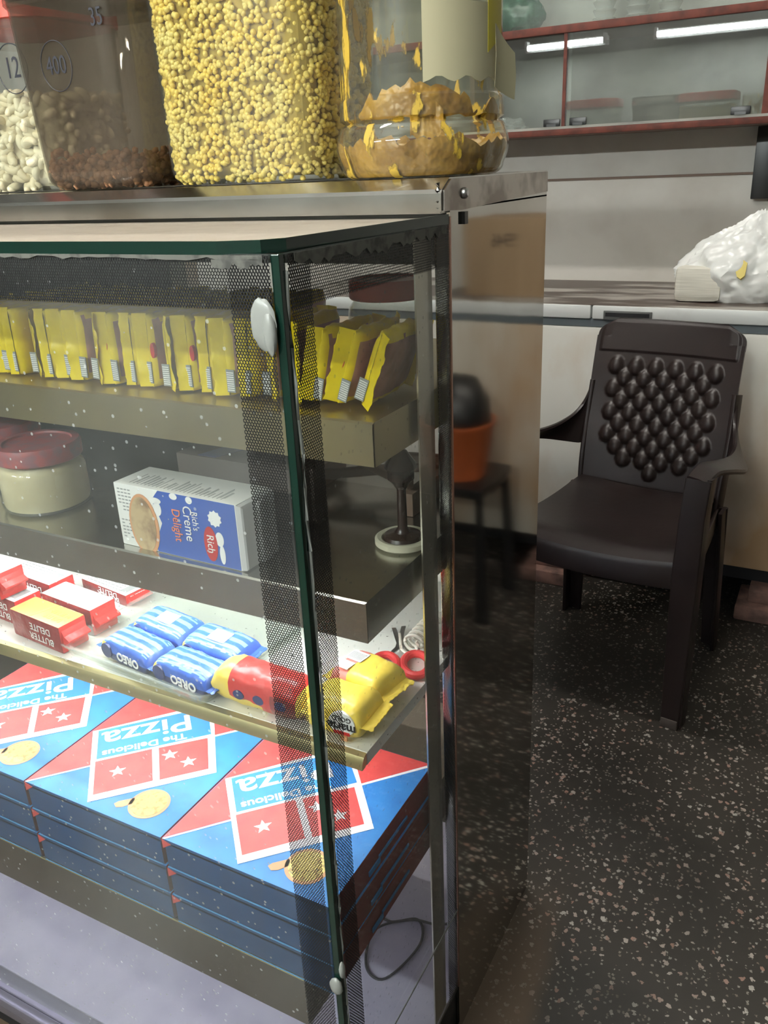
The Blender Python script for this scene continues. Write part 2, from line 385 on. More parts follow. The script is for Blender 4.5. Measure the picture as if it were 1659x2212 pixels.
def tube_lamp(loc, length, rotz, em, label, ceil=False):
    t = thing('tube_light', loc, label, 'lamp', rot=(0, 0, rotz))
    bm = BM(); 
    if ceil: box(bm, -length/2-.03, length/2+.03, -.03, .03, .03, .06, bev=.004)
    else: box(bm, -length/2-.03, length/2+.03, -.06, -.03, -.03, .03, bev=.004)
    obj('fixture', bm, 'tube_white', t)
    bm = BM(); rings = [[(x, .018*math.cos(a*PI/8), .018*math.sin(a*PI/8)) for a in range(16)] for x in (-length/2, length/2)]
    loft(bm, rings); obj('tube', bm, em, t)
    for s in (-1, 1):
        bm = BM(); x0, x1 = sorted((s*length/2, s*(length/2+.02)))
        box(bm, x0, x1, -.045, .02, -.02, .045, bev=.003); obj('socket', bm, 'tube_white', t)
    return t
tube_lamp((-.86, -1.45, 2.1), 1.2, math.radians(-2.5), 'tube_emit', 'long white tube lamp on the wall behind the viewer')
tube_lamp((-2.13, -1.42, 2.1), .58, 0, 'tube_emit', 'short white tube lamp on the wall behind the viewer, left of the long one')
tube_lamp((-1.0, -.35, 2.72), 1.2, 0, 'ceil_emit', 'added unseen ceiling tube lamp in front of the display counter', ceil=True)  # added lamp, out of view, to brighten the counter top, jars and packets
tube_lamp((-.9, 1.75, 2.72), 1.2, 0, 'ceil_emit', 'ceiling tube lamp above the chair', ceil=True)

# ---------------------------------------------------------------- display counter
XL, XR = -2.1, -.3875
ctr = thing('display_counter', (-1.2, .86, 0), 'long shop display counter with glass front, steel end panel and lit shelves', 'display counter')
def part(name, fn, m, parent=None, **k):
    bm = BM(); fn(bm); return obj(name, bm, m, parent or ctr, world=True, **k)
def B(*a, **k): return lambda bm: box(bm, *a, **k)
part('base_cabinet', B(XL, XR-.006, .548, 1.19, 0, .0935), 'black_gap')
part('base_top', B(XL, XR-.0045, .572, 1.19, .094, .10), 'laminate')
part('base_trim', lambda bm: (box(bm, XL, XR-.004, .545, .572, .09, .098, bev=.002), box(bm, XL, XR-.004, .53, .545, .06, .095, bev=.003)), 'base_edge')
part('end_panel', B(-.3915, XR, .872, 1.2, 0, 1.258), 'steel_panel')
part('end_panel', B(XL, XL+.004, .56, 1.2, .1, 1.24), 'steel_panel')
part('panel_edge', B(-.3895, -.3868, .8695, .8735, .1, 1.25, bev=.0006), 'copper_edge')
part('corner_post', B(-.405, -.3895, .868, .89, .1, 1.25, bev=.002), 'steel')
# steel cap that carries the jars
def cap(bm):
    prof = [(.85, 1.256), (.85, 1.274), (.853, 1.278), (.872, 1.289), (1.2, 1.289), (1.2, 1.256)]
    loft(bm, [[(x, y, z) for y, z in prof] for x in (XL, XR)])
part('steel_cap', cap, 'steel', auto=20)
def capend(bm):
    prof = [(.853, 1.257), (.8535, 1.277), (.872, 1.2875), (1.195, 1.2875), (1.197, 1.262), (1.02, 1.258), (.90, 1.255)]
    loft(bm, [[(x, y, z) for y, z in prof] for x in (XR, XR+.0022)])
ce = part('cap_end', capend, 'cap_dark', auto=20)
part('weld_bead', lambda bm: tube(bm, [(XR-.004+random.uniform(-.001, .001), .852, 1.256+.0035*i) for i in range(9)], lambda t: .0022+.001*math.sin(t*20)), 'steel')
def screw(bm):
    loft(bm, [[(x, .905+r*math.cos(a*PI/8), 1.272+r*math.sin(a*PI/8)) for a in range(16)] for x, r in ((XR+.002, .006), (XR+.005, .0055), (XR+.007, .003))])
part('screw', screw, 'metal_grey')
part('panel_clip', B(XR, XR+.004, .903, .912, 1.24, 1.253), 'black_plastic')
part('front_rail', B(XL, XR-.003, .853, .875, 1.254, 1.2562), 'steel')
part('rail_lining', B(XL, XR-.006, .872, .878, 1.2, 1.2565), 'back_panel')
# top glass with board under it
def topglass(bm, z0, z1, d=0.):
    out = [(XL, .55-d), (-.445, .55-d), (-.412, .562-d*.5), (-.4, .58), (-.388+d, .87), (XL, .87)]
    loft(bm, [[(x, y, z) for x, y in out] for z in (z0, z1)])
part('top_board', lambda bm: topglass(bm, 1.2475, 1.2493, -.004), 'beige_board')
tg = part('top_glass', lambda bm: topglass(bm, 1.2496, 1.253), 'glass_top', smooth=False)
def rim(bm):
    pts = [(XL, .549), (-.445, .549), (-.411, .561), (-.399, .579), (-.387, .868)]
    inn = [(XL, .551), (-.446, .551), (-.413, .5625), (-.401, .58), (-.389, .868)]
    rings = [[(p[0], p[1], 1.2425), (p[0], p[1], 1.2528), (q[0], q[1], 1.2528), (q[0], q[1], 1.2425)] for p, q in zip(pts, inn)]
    loft(bm, rings)
part('glass_edge', rim, 'glass_green_edge', smooth=False)
part('front_glass', B(XL, -.397, .551, .556, .10, 1.243), 'glass_pane', smooth=False)
part('side_glass', B(-.392, -.388, .562, .868, .10, 1.243), 'glass_side', smooth=False)
part('corner_edge', B(-.397, -.389, .5525, .561, .10, 1.243, bev=.001), 'glass_green_edge', smooth=False)
def seam(bm): tube(bm, [(-.3885+random.uniform(-.0012, .0012), .561+random.uniform(-.001, .001), .12+.03*i) for i in range(38)], lambda t: .0011+.0008*abs(math.sin(t*57)), 6)
part('silicone_seam', seam, 'silicone')
part('joint_line', B(-.3875, -.3865, .562, .868, .2635, .2665), 'silicone')
part('perforated_film', B(XL, -.397, .5502, .5508, 1.20, 1.2425), 'film_front', smooth=False)
part('perforated_film', B(-.4375, -.398, .5495, .5500, .10, 1.2425), 'film_front', smooth=False)
part('perforated_film', B(-.3878, -.3874, .562, .868, 1.20, 1.2425), 'film_side', smooth=False)
part('perforated_film', B(-.3872, -.3868, .562, .592, .10, 1.2425), 'film_side', smooth=False)
part('perforated_film', B(-.3872, -.3868, .834, .866, .10, 1.236), 'film_side', smooth=False)
part('steel_jamb', B(-.3945, -.3925, .795, .834, .10, 1.243), 'steel_jamb')
# tape scraps and silicone blobs
def scrap(bm, x0, x1, y, zt, amp, seed, n=26):
    rnd = random.Random(seed); top = []; bot = []
    for i in range(n+1):
        x = x0+(x1-x0)*i/n; top.append(x); bot.append(zt-amp*(.25+.75*rnd.random()))
    lo = [(x, y, zt) for x in top]+[(x, y, z) for x, z in reversed(list(zip(top, bot)))]
    hi = [(p[0], p[1]-.0004, p[2]) for p in lo]
    loft(bm, [lo, hi])
part('tape_residue', lambda bm: scrap(bm, -1.05, -.402, .5494, 1.2425, .0045, 3, 60), 'tape_grey', smooth=False)
part('tape_residue', lambda bm: scrap(bm, -.452, -.402, .5492, 1.239, .008, 5, 14), 'tape_grey', smooth=False)
def sidescrap(bm):
    rnd = random.Random(9); n = 40; ys = [.57+.29*i/n for i in range(n+1)]
    lo = [(-.3866, y, 1.2425) for y in ys]+[(-.3866, y, 1.2425-.006-.008*rnd.random()*(1.3-1.1*abs(i/n-.5))) for i, y in reversed(list(enumerate(ys)))]
    loft(bm, [lo, [(p[0]+.0004, p[1], p[2]) for p in lo]])
part('tape_residue', sidescrap, 'tape_grey', smooth=False)
def blob(bm, c, sx, sy, sz, cut=0):
    t = bmesh.new(); bmesh.ops.create_icosphere(t, subdivisions=3, radius=1)
    for v in t.verts: v.co *= 1+.12*noise.noise(v.co*2.3+Vector(c)*9)
    bmesh.ops.scale(t, vec=(sx, sy, sz), verts=t.verts); bmesh.ops.translate(t, vec=c, verts=t.verts); add(bm, t)
part('silicone_blob', lambda bm: (blob(bm, (-.4065, .549, 1.190), .0125, .003, .021), blob(bm, (-.400, .548, 1.183), .006, .004, .018)), 'silicone')
part('silicone_blob', lambda bm: (blob(bm, (-.393, .549, .461), .008, .004, .012), blob(bm, (-.386, .553, .485), .0035, .004, .012)), 'silicone')
# shelves: folded steel pans
def pan(bm, y0, zt, zb, y1=1.13, x1=-.40, x0=XL+.01, th=.0012):
    prof = [(y1, zt), (y0+.002, zt), (y0, zt-.002), (y0, zb), (y0+th, zb), (y0+th, zt-.003), (y0+.004, zt-th), (y1, zt-th)]
    loft(bm, [[(x, y, z) for y, z in prof] for x in (x0, x1)])
    box(bm, x1-th, x1, y0, y1, zb, zt-.001)
part('top_shelf', lambda bm: pan(bm, .706, 1.066, 1.019), 'bronze_steel', auto=25)
part('middle_shelf', lambda bm: pan(bm, .672, .88, .831), 'shelf_steel', auto=25)
sh3 = part('lower_shelf', lambda bm: pan(bm, .655, .700, .684), 'shelf_top', auto=25)
part('shelf_lip', lambda bm: (loft(bm, [[(x, y, z) for y, z in ((.655, .7005), (.649, .698), (.6445, .690), (.644, .6835), (.650, .6835), (.655, .686))] for x in (XL+.01, -.40)])), 'gold_steel')
part('bottom_shelf', lambda bm: pan(bm, .562, .427, .350, y1=1.13, x1=-.446), 'dark_steel', auto=25)
part('shelf_lip', lambda bm: tube(bm, [(XL+.01, .5615, .4275), (-.446, .5615, .4275)], .0017, 6), 'gold_steel')
part('back_door', B(XL+.02, -1.02, 1.15, 1.16, .1, 1.243), 'back_panel')
part('back_post', B(-1.03, -.995, 1.14, 1.17, .1, 1.256), 'steel')
part('back_post', B(-.43, -.392, 1.16, 1.19, .1, 1.256), 'steel')
for y in (.66,):
    pass
def led(x0, x1, y, z, m):
    h = part('led_housing', B(x0, x1, y-.009, y+.009, z, z+.008), 'tube_white')
    bm = BM(); box(bm, x0+.005, x1-.005, y-.006, y+.006, z-.004, z); obj('led_strip', bm, m, h, world=True)
led(-2.0, -.46, .715, .862, 'led_a')
led(-2.0, -.44, .70, .688, 'led_b')
led(-2.0, -.46, .60, .405, 'led_c')

# ---------------------------------------------------------------- jars
def jar_shell(bm, rings_fn, zs, wall=.0015, mi=0):
    """double walled: outer rings up, inner rings back down"""
    rings = [rings_fn(z, 0) for z in zs]+[rings_fn(z, wall) for z in reversed(zs)]
    loft(bm, rings, mi=mi)
def sq_rings(hw, hd, r, flare, base_r=.02, h=.3):
    def fn(z, wall):
        k = 1+flare*z/h
        inset = 0
        if z < base_r: inset = base_r-math.sqrt(max(0, base_r**2-(base_r-z)**2))
        a = hw*k-inset-wall; c = hd*k-inset-wall
        return [(x, y, z+(wall if z < .003 else 0)) for x, y in rsq(a, c, min(r, a*.95, c*.95), 7)]
    return fn
ZJ = 1.2893
JZ = [0, .0008, .003, .006, .010, .015, .02, .04, .08, .12, .16, .2, .235]
def square_jar(loc, hw, hd, r, flare, mat, lidmat, label, group=None):
    t = thing('storage_jar', loc, label, 'jar', group)
    bm = BM(); fn = sq_rings(hw, hd, r, flare); jar_shell(bm, fn, JZ)
    body = obj('jar_body', bm, mat, t)
    k = 1+flare*.235/.3
    bm = BM()
    loft(bm, [[(x*s, y*s, z) for x, y in rsq(hw*k+.004, hd*k+.004, r, 7)] for z, s in ((.235, .98), (.236, 1.), (.262, 1.), (.27, .97), (.272, .9))])
    obj('jar_lid', bm, lidmat, t)
    bm = BM(); loft(bm, [[(x*s, y*s, z) for x, y in rsq(hw*k, hd*k, r, 7)] for z, s in ((.222, 1.0), (.226, 1.03), (.232, 1.03), (.2345, 1.0))], cap=(False, False))
    obj('jar_rim', bm, mat, t)
    return t, fn
# cashew jar
CJ = (-1.20, 1.08, ZJ)
cj, _ = square_jar(CJ, .118, .10, .07, .04, 'jar_clear', 'red_lid', 'clear jar of cashews with red lid, leftmost on the counter top')
RJ = (-.925, .975, ZJ)
rj, _ = square_jar(RJ, .094, .09, .04, .16, 'jar_dusty', 'steel', 'smoky clear jar marked 400, nearly empty, left of the big yellow jar')
YJ = (-.694, .995, ZJ)
yj, _ = square_jar(YJ, .1175, .095, .045, .05, 'jar_clear', 'red_lid', 'big square jar filled with yellow fried lentils on the counter top')
def outline_pt(hw, hd, r, s):
    P = rsq(hw, hd, r, 7); n = len(P); L = [0]
    for i in range(n): a, c = P[i], P[(i+1) % n]; L.append(L[-1]+math.hypot(c[0]-a[0], c[1]-a[1]))
    s = (s % 1)*L[-1]
    for i in range(n):
        if L[i+1] >= s:
            f = (s-L[i])/max(L[i+1]-L[i], 1e-9); a, c = P[i], P[(i+1) % n]
            nx, ny = c[1]-a[1], -(c[0]-a[0]); q = math.hypot(nx, ny) or 1
            return a[0]+(c[0]-a[0])*f, a[1]+(c[1]-a[1])*f, nx/q, ny/q
    return P[0][0], P[0][1], 1, 0
def scatter(name, loc, proto, hw, hd, r, flare, h, cnt, depth, core, mats, label, cat, seed, sz=1., topfn=None):
    rnd = random.Random(seed); vs = []; fs = []
    pv = [v.co.copy() for v in proto.verts]; proto.verts.index_update(); pf = [[v.index for v in f.verts] for f in proto.faces]
    k = 0
    while k < cnt:
        s = rnd.random(); z = rnd.uniform(.004, h)
        d = depth*(.5+rnd.random()*1.3)
        if rnd.random() < .13: z = h-rnd.uniform(0, depth); d = rnd.uniform(depth, min(hw, hd)*.9)
        f = 1+flare*z/.3; ins = .018-math.sqrt(max(0, .018**2-(.018-z)**2)) if z < .018 else 0
        x, y, nx, ny = outline_pt(hw*f-ins, hd*f-ins, min(r, hd*f-ins-.001), s)
        if ny > .75: 
            continue
        x -= nx*d; y -= ny*d
        zz = z if z < h*.9 else z+.004*math.sin(x*90)+.003*math.cos(y*80)
        from mathutils import Euler
        R_ = Euler((rnd.uniform(0, 6.3), rnd.uniform(0, 6.3), rnd.uniform(0, 6.3))).to_matrix()
        g = sz*rnd.uniform(.8, 1.15); o = len(vs); c = Vector((x, y, zz))
        vs += [R_ @ (p*g)+c for p in pv]; fs += [[i+o for i in q] for q in pf]; k += 1
    for v_ in vs: v_.z = max(v_.z, .0019)
    proto.free()
    me = bpy.data.meshes.new(name); me.from_pydata(vs, [], fs)
    for p in me.polygons: p.use_smooth = True
    bm = BM(); bm.from_mesh(me); bpy.data.meshes.remove(me)
    for f in bm.faces: f.smooth = True
    if core:
        kk = core
        loft(bm, [[(x, y, z) for x, y in rsq(hw*(1+flare*z/.3)-kk-i, hd*(1+flare*z/.3)-kk-i, .02, 4)] for z, i in ((.008, .012), (.02, 0), (h-.008, 0))], mi=1)
    me = bpy.data.meshes.new(name); bm.to_mesh(me); bm.free()
    for m in mats: me.materials.append(MATS[m])
    o = bpy.data.objects.new(name, me); C.objects.link(o); o.location = loc
    return tag(o, label, cat, kind='stuff')
def cashew_proto():
    bm = BM(); pts = []
    for i in range(9):
        a = -1.35+2.7*i/8; pts.append((.0085*math.cos(a)-.005, .0095*math.sin(a)*1.15, 0))
    tube(bm, pts, lambda t: .0018+.0042*math.sin(PI*(.08+.84*t))**.6*(1.1-.3*t), 8); return bm
def ico(r, s=1, sc3=(1, 1, 1)):
    bm = BM(); bmesh.ops.create_icosphere(bm, subdivisions=s, radius=r); bmesh.ops.scale(bm, vec=sc3, verts=bm.verts); return bm
scatter('cashews', CJ, cashew_proto(), .114, .096, .066, .04, .135, 620, .008, .016, ['cashew', 'cashew'], 'pale whole cashews filling half of the leftmost jar', 'cashews', 2, sz=1.12)
scatter('raisins', RJ, ico(.0055, 1, (1, .75, 1.3)), .090, .086, .036, .16, .045, 420, .006, .012, ['raisin', 'raisin'], 'brown raisins at the bottom of the smoky jar marked 400', 'raisins', 3)
scatter('yellow_lentils', YJ, ico(.0033, 2, (1, 1, 1.15)), .114, .0915, .041, .05, .216, 4600, .0032, .0075, ['lentil', 'lentil_core'], 'yellow fried lentils filling the big square jar', 'lentils', 4)
# marker writing on jars
def jar_front(o, hw, x, z, hd, flare):
    return plane_T((x, -(hd*(1+flare*z/.3))-.0006, z), (1, 0, 0), (0, flare*hd/-.3, 1))
def circle_ring(bm, r, T, wd=.0009, sx=1.):
    n = 40; pts = [T @ Vector((r*sx*math.cos(2*PI*i/n), r*math.sin(2*PI*i/n), 0)) for i in range(n+1)]
    tube(bm, pts, wd, 5)
T = jar_front(rj, .094, -.012, .150, .09, .16)
text('handwriting', '400', .030, 'marker', rj, T, sx=.8)
bm = BM(); circle_ring(bm, .029, T, .0006, .92); obj('handwriting', bm, 'marker', rj)
T = jar_front(rj, .094, .070, .196, .09, .16)
text('handwriting', '35', .028, 'marker', rj, T, sx=.8)
T = jar_front(cj, .118, .066, .170, .10, .04)
text('handwriting', '12', .040, 'marker', cj, T, sx=.8)
bm = BM(); circle_ring(bm, .033, T, .0007, .95); obj('handwriting', bm, 'marker', cj)

# pickle jar: round, ribbed foot
PJ = (-.463, .965, ZJ)
pj = thing('plastic_jar', PJ, 'round clear plastic jar smeared with yellow pickle and a torn label', 'jar')
def pj_r(a, z):
    if z < .012: base = .078+.016*math.sqrt(max(0, 1-((.012-z)/.012)**2))
    elif z < .055: base = .094+.006*math.sin((z-.012)/.043*PI)
    elif z < .062: base = .094-.006*(1-abs(z-.0585)/.0035)
    elif z < .082: base = .094
    else: base = .0915
    if z < .055: base -= .0035*max(0, math.cos(a*6+.8))**4*math.sin(min(1, z/.055)*PI)**.7
    return base
def pj_rings(z, wall, n=72):
    zz = z+(wall*.9 if z < .002 else 0)
    return [((pj_r(2*PI*i/n, z)-wall)*math.cos(2*PI*i/n), (pj_r(2*PI*i/n, z)-wall)*math.sin(2*PI*i/n), zz) for i in range(n)]
pzs = [0, .001, .003, .006, .009, .012, .017, .022, .027, .032, .037, .042, .047, .052, .055, .0565, .0585, .0605, .062, .064, .07, .076, .081, .084, .10, .13, .17, .21, .25]
bm = BM(); jar_shell(bm, pj_rings, pzs, .0012); obj('jar_body', bm, 'jar_stained', pj)
def curved_patch(a0, a1, z0, z1, r, th=.0004, n=14, edge=None):
    bm = BM(); rings = []
    for i in range(n+1):
        a = a0+(a1-a0)*i/n; e = edge(i/n) if edge else 0
        rings.append([(rr*math.cos(a), rr*math.sin(a), z) for rr, z in ((r, z0+e), (r+th, z0+e), (r+th, z1), (r, z1))])
    loft(bm, rings); return bm
lb = obj('torn_label', curved_patch(math.radians(-63), math.radians(-4), .092, .166, .092, edge=lambda t: .006*math.sin(t*9)**2), 'label_cream', pj)
obj('label_strip', curved_patch(math.radians(-14), math.radians(6), .12, .215, .0926, edge=lambda t: .02*t), 'label_yellow', lb)
def peel(bm):
    rings = []
    for i in range(9):
        t = i/8; a = math.radians(-5+19*t); r = .0924+.013*t*t; z0 = .088-.012*t; z1 = .150-.028*t
        rings.append([(q*math.cos(a), q*math.sin(a), z) for q, z in ((r, z0), (r+.0015, (z0+z1)/2), (r, z1), (r+.0005, z1), (r+.002, (z0+z1)/2), (r+.0005, z0))])
    loft(bm, rings)
bm = BM(); peel(bm); obj('label_flap', bm, 'label_cream', lb)
# pickle paste
bm = BM(); n = 90; prof = []
def top_h(a): return .036+.012*noise.noise(Vector((math.cos(a)*2, math.sin(a)*2, 1.2)))+.010*noise.noise(Vector((math.cos(a)*7, math.sin(a)*7, 4)))+.004*noise.noise(Vector((math.cos(a)*20, math.sin(a)*20, 7)))
rings = []
for f in (0, .12, .25, .4, .55, .7, .85, 1):
    rings.append([((pj_r(2*PI*i/n, max(f*top_h(2*PI*i/n), .002))-.0022)*math.cos(2*PI*i/n), (pj_r(2*PI*i/n, max(f*top_h(2*PI*i/n), .002))-.0022)*math.sin(2*PI*i/n), .0022+f*top_h(2*PI*i/n)) for i in range(n)])
for s, dz in ((.9, -.004), (.6, -.008), (.25, -.006)):
    rings.append([(.09*s*math.cos(2*PI*i/n), .09*s*math.sin(2*PI*i/n), .034+dz+.004*noise.noise(Vector((i*.3, s*9, 0)))) for i in range(n)])
loft(bm, rings)
# smears up the wall
def smear(bm, a0, a1, z0, z1f, r=.0905):
    m_ = 26; rings = []
    for i in range(m_+1):
        t = i/m_; a = a0+(a1-a0)*t; zt = z1f(t)
        zb = z0+.004*noise.noise(Vector((t*9, a0, 3)))
        rr = lambda z: pj_r(a, z)-.0017
        rings.append([(q*math.cos(a), q*math.sin(a), z) for q, z in ((rr(zb), zb), (rr((zb+zt)/2), (zb+zt)/2), (rr(zt), zt), (rr(zt)-.003, zt-.001), (rr((zb+zt)/2)-.004, (zb+zt)/2), (rr(zb)-.003, zb))])
    loft(bm, rings)
smear(bm, math.radians(-112), math.radians(-24), .060, lambda t: .066+.026*math.sin(PI*t)**.7+.010*noise.noise(Vector((t*14, 2, 0)))+.008*noise.noise(Vector((t*40, 5, 0))))
smear(bm, math.radians(-22), math.radians(8), .055, lambda t: .06+.018*math.sin(PI*t)**2)
smear(bm, math.radians(-72), math.radians(-50), .04, lambda t: .066+.012*math.sin(PI*t))
o = obj('pickle_paste', bm, 'pickle', loc=PJ); tag(o, 'yellow brown pickle paste in the bottom of the round plastic jar', 'pickle', kind='stuff')

# ---------------------------------------------------------------- packets
def pillow(name, L_, W_, T_, mats, fn=None, crimp=.012, crimpmat=None, parent=None, seed=0, ns=22, na=24, sq=.45, wr=.0012, ax='x', label=None):
    """filled wrapper: long axis x, width y, thickness z, closed in flat ends"""
    bm = BM(); rings = []; rnd = Vector((seed*3.1, seed*1.7, seed))
    ss = [-1+2*i/ns for i in range(ns+1)]
    for s in ss:
        e = max(0., 1-abs(s)**7); th = max(.0007, T_/2*e**.5); wd = W_/2*(1-.05*(1-e**.5))
        ring = []
        for k in range(na):
            a = 2*PI*k/na; ca, sa = math.cos(a), math.sin(a)
            y = wd*math.copysign(abs(ca)**sq, ca); z = th*math.copysign(abs(sa)**sq, sa)
            p = Vector((s*L_/2, y, z)); q = wr*(noise.noise(p*60+rnd)+.7*noise.noise(p*130+rnd))
            p.z += q*(1 if e > .3 else .2)*math.copysign(1, sa); p.y += q*.6*ca
            ring.append(p)
        rings.append(ring)
    vs = loft(bm, rings)
    if fn:
        for f in bm.faces:
            c = f.calc_center_median(); f.material_index = fn(c.x/(L_/2), c.y/(W_/2), c.z/(T_/2))
    o = obj(name, bm, mats, parent, auto=60)
    for sgn in (-1, 1):
        bm = BM(); n = 14; rows = []
        for j in range(5):
            x = sgn*(L_/2-.001+crimp*j/4); row = []
            for k in range(n+1):
                y = W_*.475*(-1+2*k/n); zz = .0006*math.sin(j*2.6)+.003*(j/4)**2*noise.noise(Vector((k*.5, seed, sgn)))
                xx = x+(sgn*.0012*(k % 2) if j == 4 else 0)
                row.append((xx, y, zz))
            rows.append(row)
        top = [[(p[0], p[1], p[2]+.0004) for p in r] for r in rows]; bot = [[(p[0], p[1], p[2]-.0004) for p in r] for r in rows]
        loft(bm, [t_+list(reversed(b_)) for t_, b_ in zip(top, bot)])
        obj('crimped_end', bm, crimpmat or mats[0], parent)
    return o

# ---- yellow packets standing on the top shelf
def noodle(seed, label, group=None):
    """stands upright: thickness x, depth y, height z; folded end fin faces the front"""
    t = thing('snack_packet', (0, 0, 0), label, 'snack packet', group)
    rnd = random.Random(seed); L_, W_, T_ = .100, .088, .0225
    bm = BM(); rings = []; ns, na = 20, 20
    for i in range(ns+1):
        s = -1+2*i/ns; e = max(0, 1-abs(s)**5); th = max(.0008, T_/2*e**.55); hh = W_/2*(1-.03*(1-e))
        ring = []
        for k in range(na):
            a = 2*PI*k/na; ca, sa = math.cos(a), math.sin(a)
            x = th*math.copysign(abs(ca)**.7, ca); z = W_/2+hh*math.copysign(abs(sa)**.5, sa)
            p = Vector((x, s*L_/2, z)); q = .0016*noise.noise(p*70+Vector((seed, 0, 0)))+.0012*noise.noise(p*160+Vector((seed, 3, 0)))
            p.x += q*math.copysign(1, ca); p.z = max(p.z+q*.5*sa, .0002)
            if z > W_*.9: p.z += .003*noise.noise(Vector((s*3, seed, k)))
            ring.append(p)
        rings.append(ring)
    loft(bm, rings)
    pic = rnd.random() < .75
    for f in bm.faces:
        c = f.calc_center_median()
        f.material_index = 1 if (pic and abs(c.x) > T_*.18 and c.z > .012 and c.z < .08 and c.y > -.044) else 0
    body = obj('wrapper', bm, ['pack_yellow', 'pack_brown'], t, auto=60)
    for sgn in (-1, 1):
        wfin = rnd.uniform(.013, .019); ang = rnd.uniform(.55, 1.35)*rnd.choice((-1, 1)); bm = BM(); rows = []
        for j in range(6):
            u = j/5; d = wfin*u
            row = []
            for k in range(19):
                z = .002+W_*.99*k/18
                aa = ang+.35*noise.noise(Vector((k*.22, seed, sgn)))
                row.append((d*math.sin(aa)+.0006*math.sin(j*3.1)+.0025*noise.noise(Vector((k*.5, seed*2, j*.2))), sgn*(L_/2-.001+d*math.cos(aa)), z+.0012*(k % 2)*(j == 5)))
            rows.append(row)
        loft(bm, [r+[(p[0]+.0005, p[1]+.0002*sgn, p[2]) for p in reversed(r)] for r in rows])
        obj('crimped_end', bm, 'pack_yellow', t, auto=50)
    # bar code panel low on the front corner
    sx = rnd.choice((-1, 1))
    bm = BM(); box(bm, sx*.004-.0055, sx*.004+.0055, -.0515, -.0505, .006, .032)
    bc = obj('barcode_panel', bm, 'ink_grey', t)
    bm = BM()
    for i in range(9): box(bm, sx*.004-.0045, sx*.004+.0045, -.0519, -.0515, .008+.0025*i, .0092+.0025*i)
    obj('barcode', bm, 'ink_white', bc)
    if rnd.random() < .45:
        bm = BM(); z0 = rnd.uniform(.03, .06)
        pts = [(.0032*math.cos(a*PI/10), .009*math.sin(a*PI/10)) for a in range(20)]
        loft(bm, [[(sx*-.006+x, yy, z0+z) for x, z in pts] for yy in (-.047, -.0515)])
        obj('logo_oval', bm, 'pack_red', t)
    return t
ZS = 1.0662
G1 = 'yellow snack packets on the top shelf'
ORD = 'first second third fourth fifth sixth seventh eighth ninth tenth eleventh twelfth thirteenth fourteenth fifteenth sixteenth seventeenth eighteenth nineteenth twentieth twenty-first'.split()
protos = [noodle(11+i, 'x', 'upright yellow snack packets in the front row of the top shelf') for i in range(6)]
x = -1.065; i = 0
front = []
rr = random.Random(5)
while x < -.515:
    p = protos[i] if i < len(protos) else copy_tree(rr.choice(protos), (0, 0, 0))
    p.location = (x, .792+rr.uniform(-.003, .004), ZS+.001); p.rotation_euler = (0, rr.uniform(.0, .06), rr.uniform(-.05, .05)); front.append(p); p['label'] = 'upright yellow snack packet, '+ORD[i]+' from left in the top shelf front row'
    x += .0285+rr.uniform(-.0006, .0012); i += 1
for k, (x, a, lab) in enumerate(((-.4900, .22, 'yellow snack packet leaning right, first of the three tilted ones on the top shelf'),
                                 (-.4620, .32, 'yellow snack packet leaning right, middle of the three tilted ones on the top shelf'),
                                 (-.4360, .36, 'yellow snack packet leaning against the side glass, rightmost on the top shelf'))):
    p = copy_tree(protos[(k*2+1) % 6], (x, .792, ZS+.001+.0125*math.sin(a)), (0, a, .04*k-.04), lab)
    p.scale = (1, 1, .93); p['group'] = 'tilted yellow snack packets on the top shelf'
x = -1.05; bi = 0
while x < -.60:
    p = copy_tree(rr.choice(protos), (x, .915+rr.uniform(-.006, .006), ZS+.001), (0, rr.uniform(-.03, .12), rr.uniform(-.05, .05)), 'yellow snack packet in the back row on the top shelf, mostly hidden')
    p['group'] = 'yellow snack packets in the back row of the top shelf'
    x += .031; p['label'] = 'yellow snack packet, '+ORD[bi]+' from left in the half hidden top shelf back row'; bi += 1
# clear jar with red lid at the back of the top shelf
def round_jar(loc, r, h, lidh, bodymat, lidmat, label, name='storage_jar', group=None, fill=None, filllab=None, lidr=None):
    t = thing(name, loc, label, 'jar', group); lidr = lidr or r*.95
    prof = [(r*.86, 0), (r*.97, .003), (r, .009), (r, h*.72), (r*.96, h*.84), (r*.84, h*.93), (r*.82, h)]
    bm = BM(); lathe(bm, prof+[(a-.0014, max(z, .0015)) for a, z in reversed(prof)], 40); obj('jar_body', bm, bodymat, t)
    bm = BM(); lathe(bm, [(lidr*.97, h-.004), (lidr, h-.002), (lidr, h+lidh*.8), (lidr*.96, h+lidh), (lidr*.8, h+lidh), (lidr*.78, h+lidh*.86), (.001, h+lidh*.86)], 48); obj('jar_lid', bm, lidmat, t)
    if fill:
        bm = BM(); k = .0028; lathe(bm, [(r*.84-k, .0025), (r*.97-k, .006), (r-k, .012), (r-k, h*.72), (r*.95-k, h*.83), (r*.84-k, h*.91), (r*.6, h*.93), (.001, h*.93)], 40)
        o = obj('milk_powder', bm, fill, loc=loc); tag(o, filllab, 'powder', kind='stuff')
    return t
round_jar((-.510, .955, ZS+.0005), .052, .088, .020, 'jar_clear', 'red_lid', 'empty clear jar with red lid behind the tilted packets on the top shelf')
ZM = .8802
round_jar((-.961, .752, ZM), .061, .074, .019, 'jar_clear', 'red_lid_dusty', 'jar of cream powder with dusty red lid, front one on the middle shelf', fill='powder_cream', filllab='cream coloured powder in the front jar on the middle shelf')
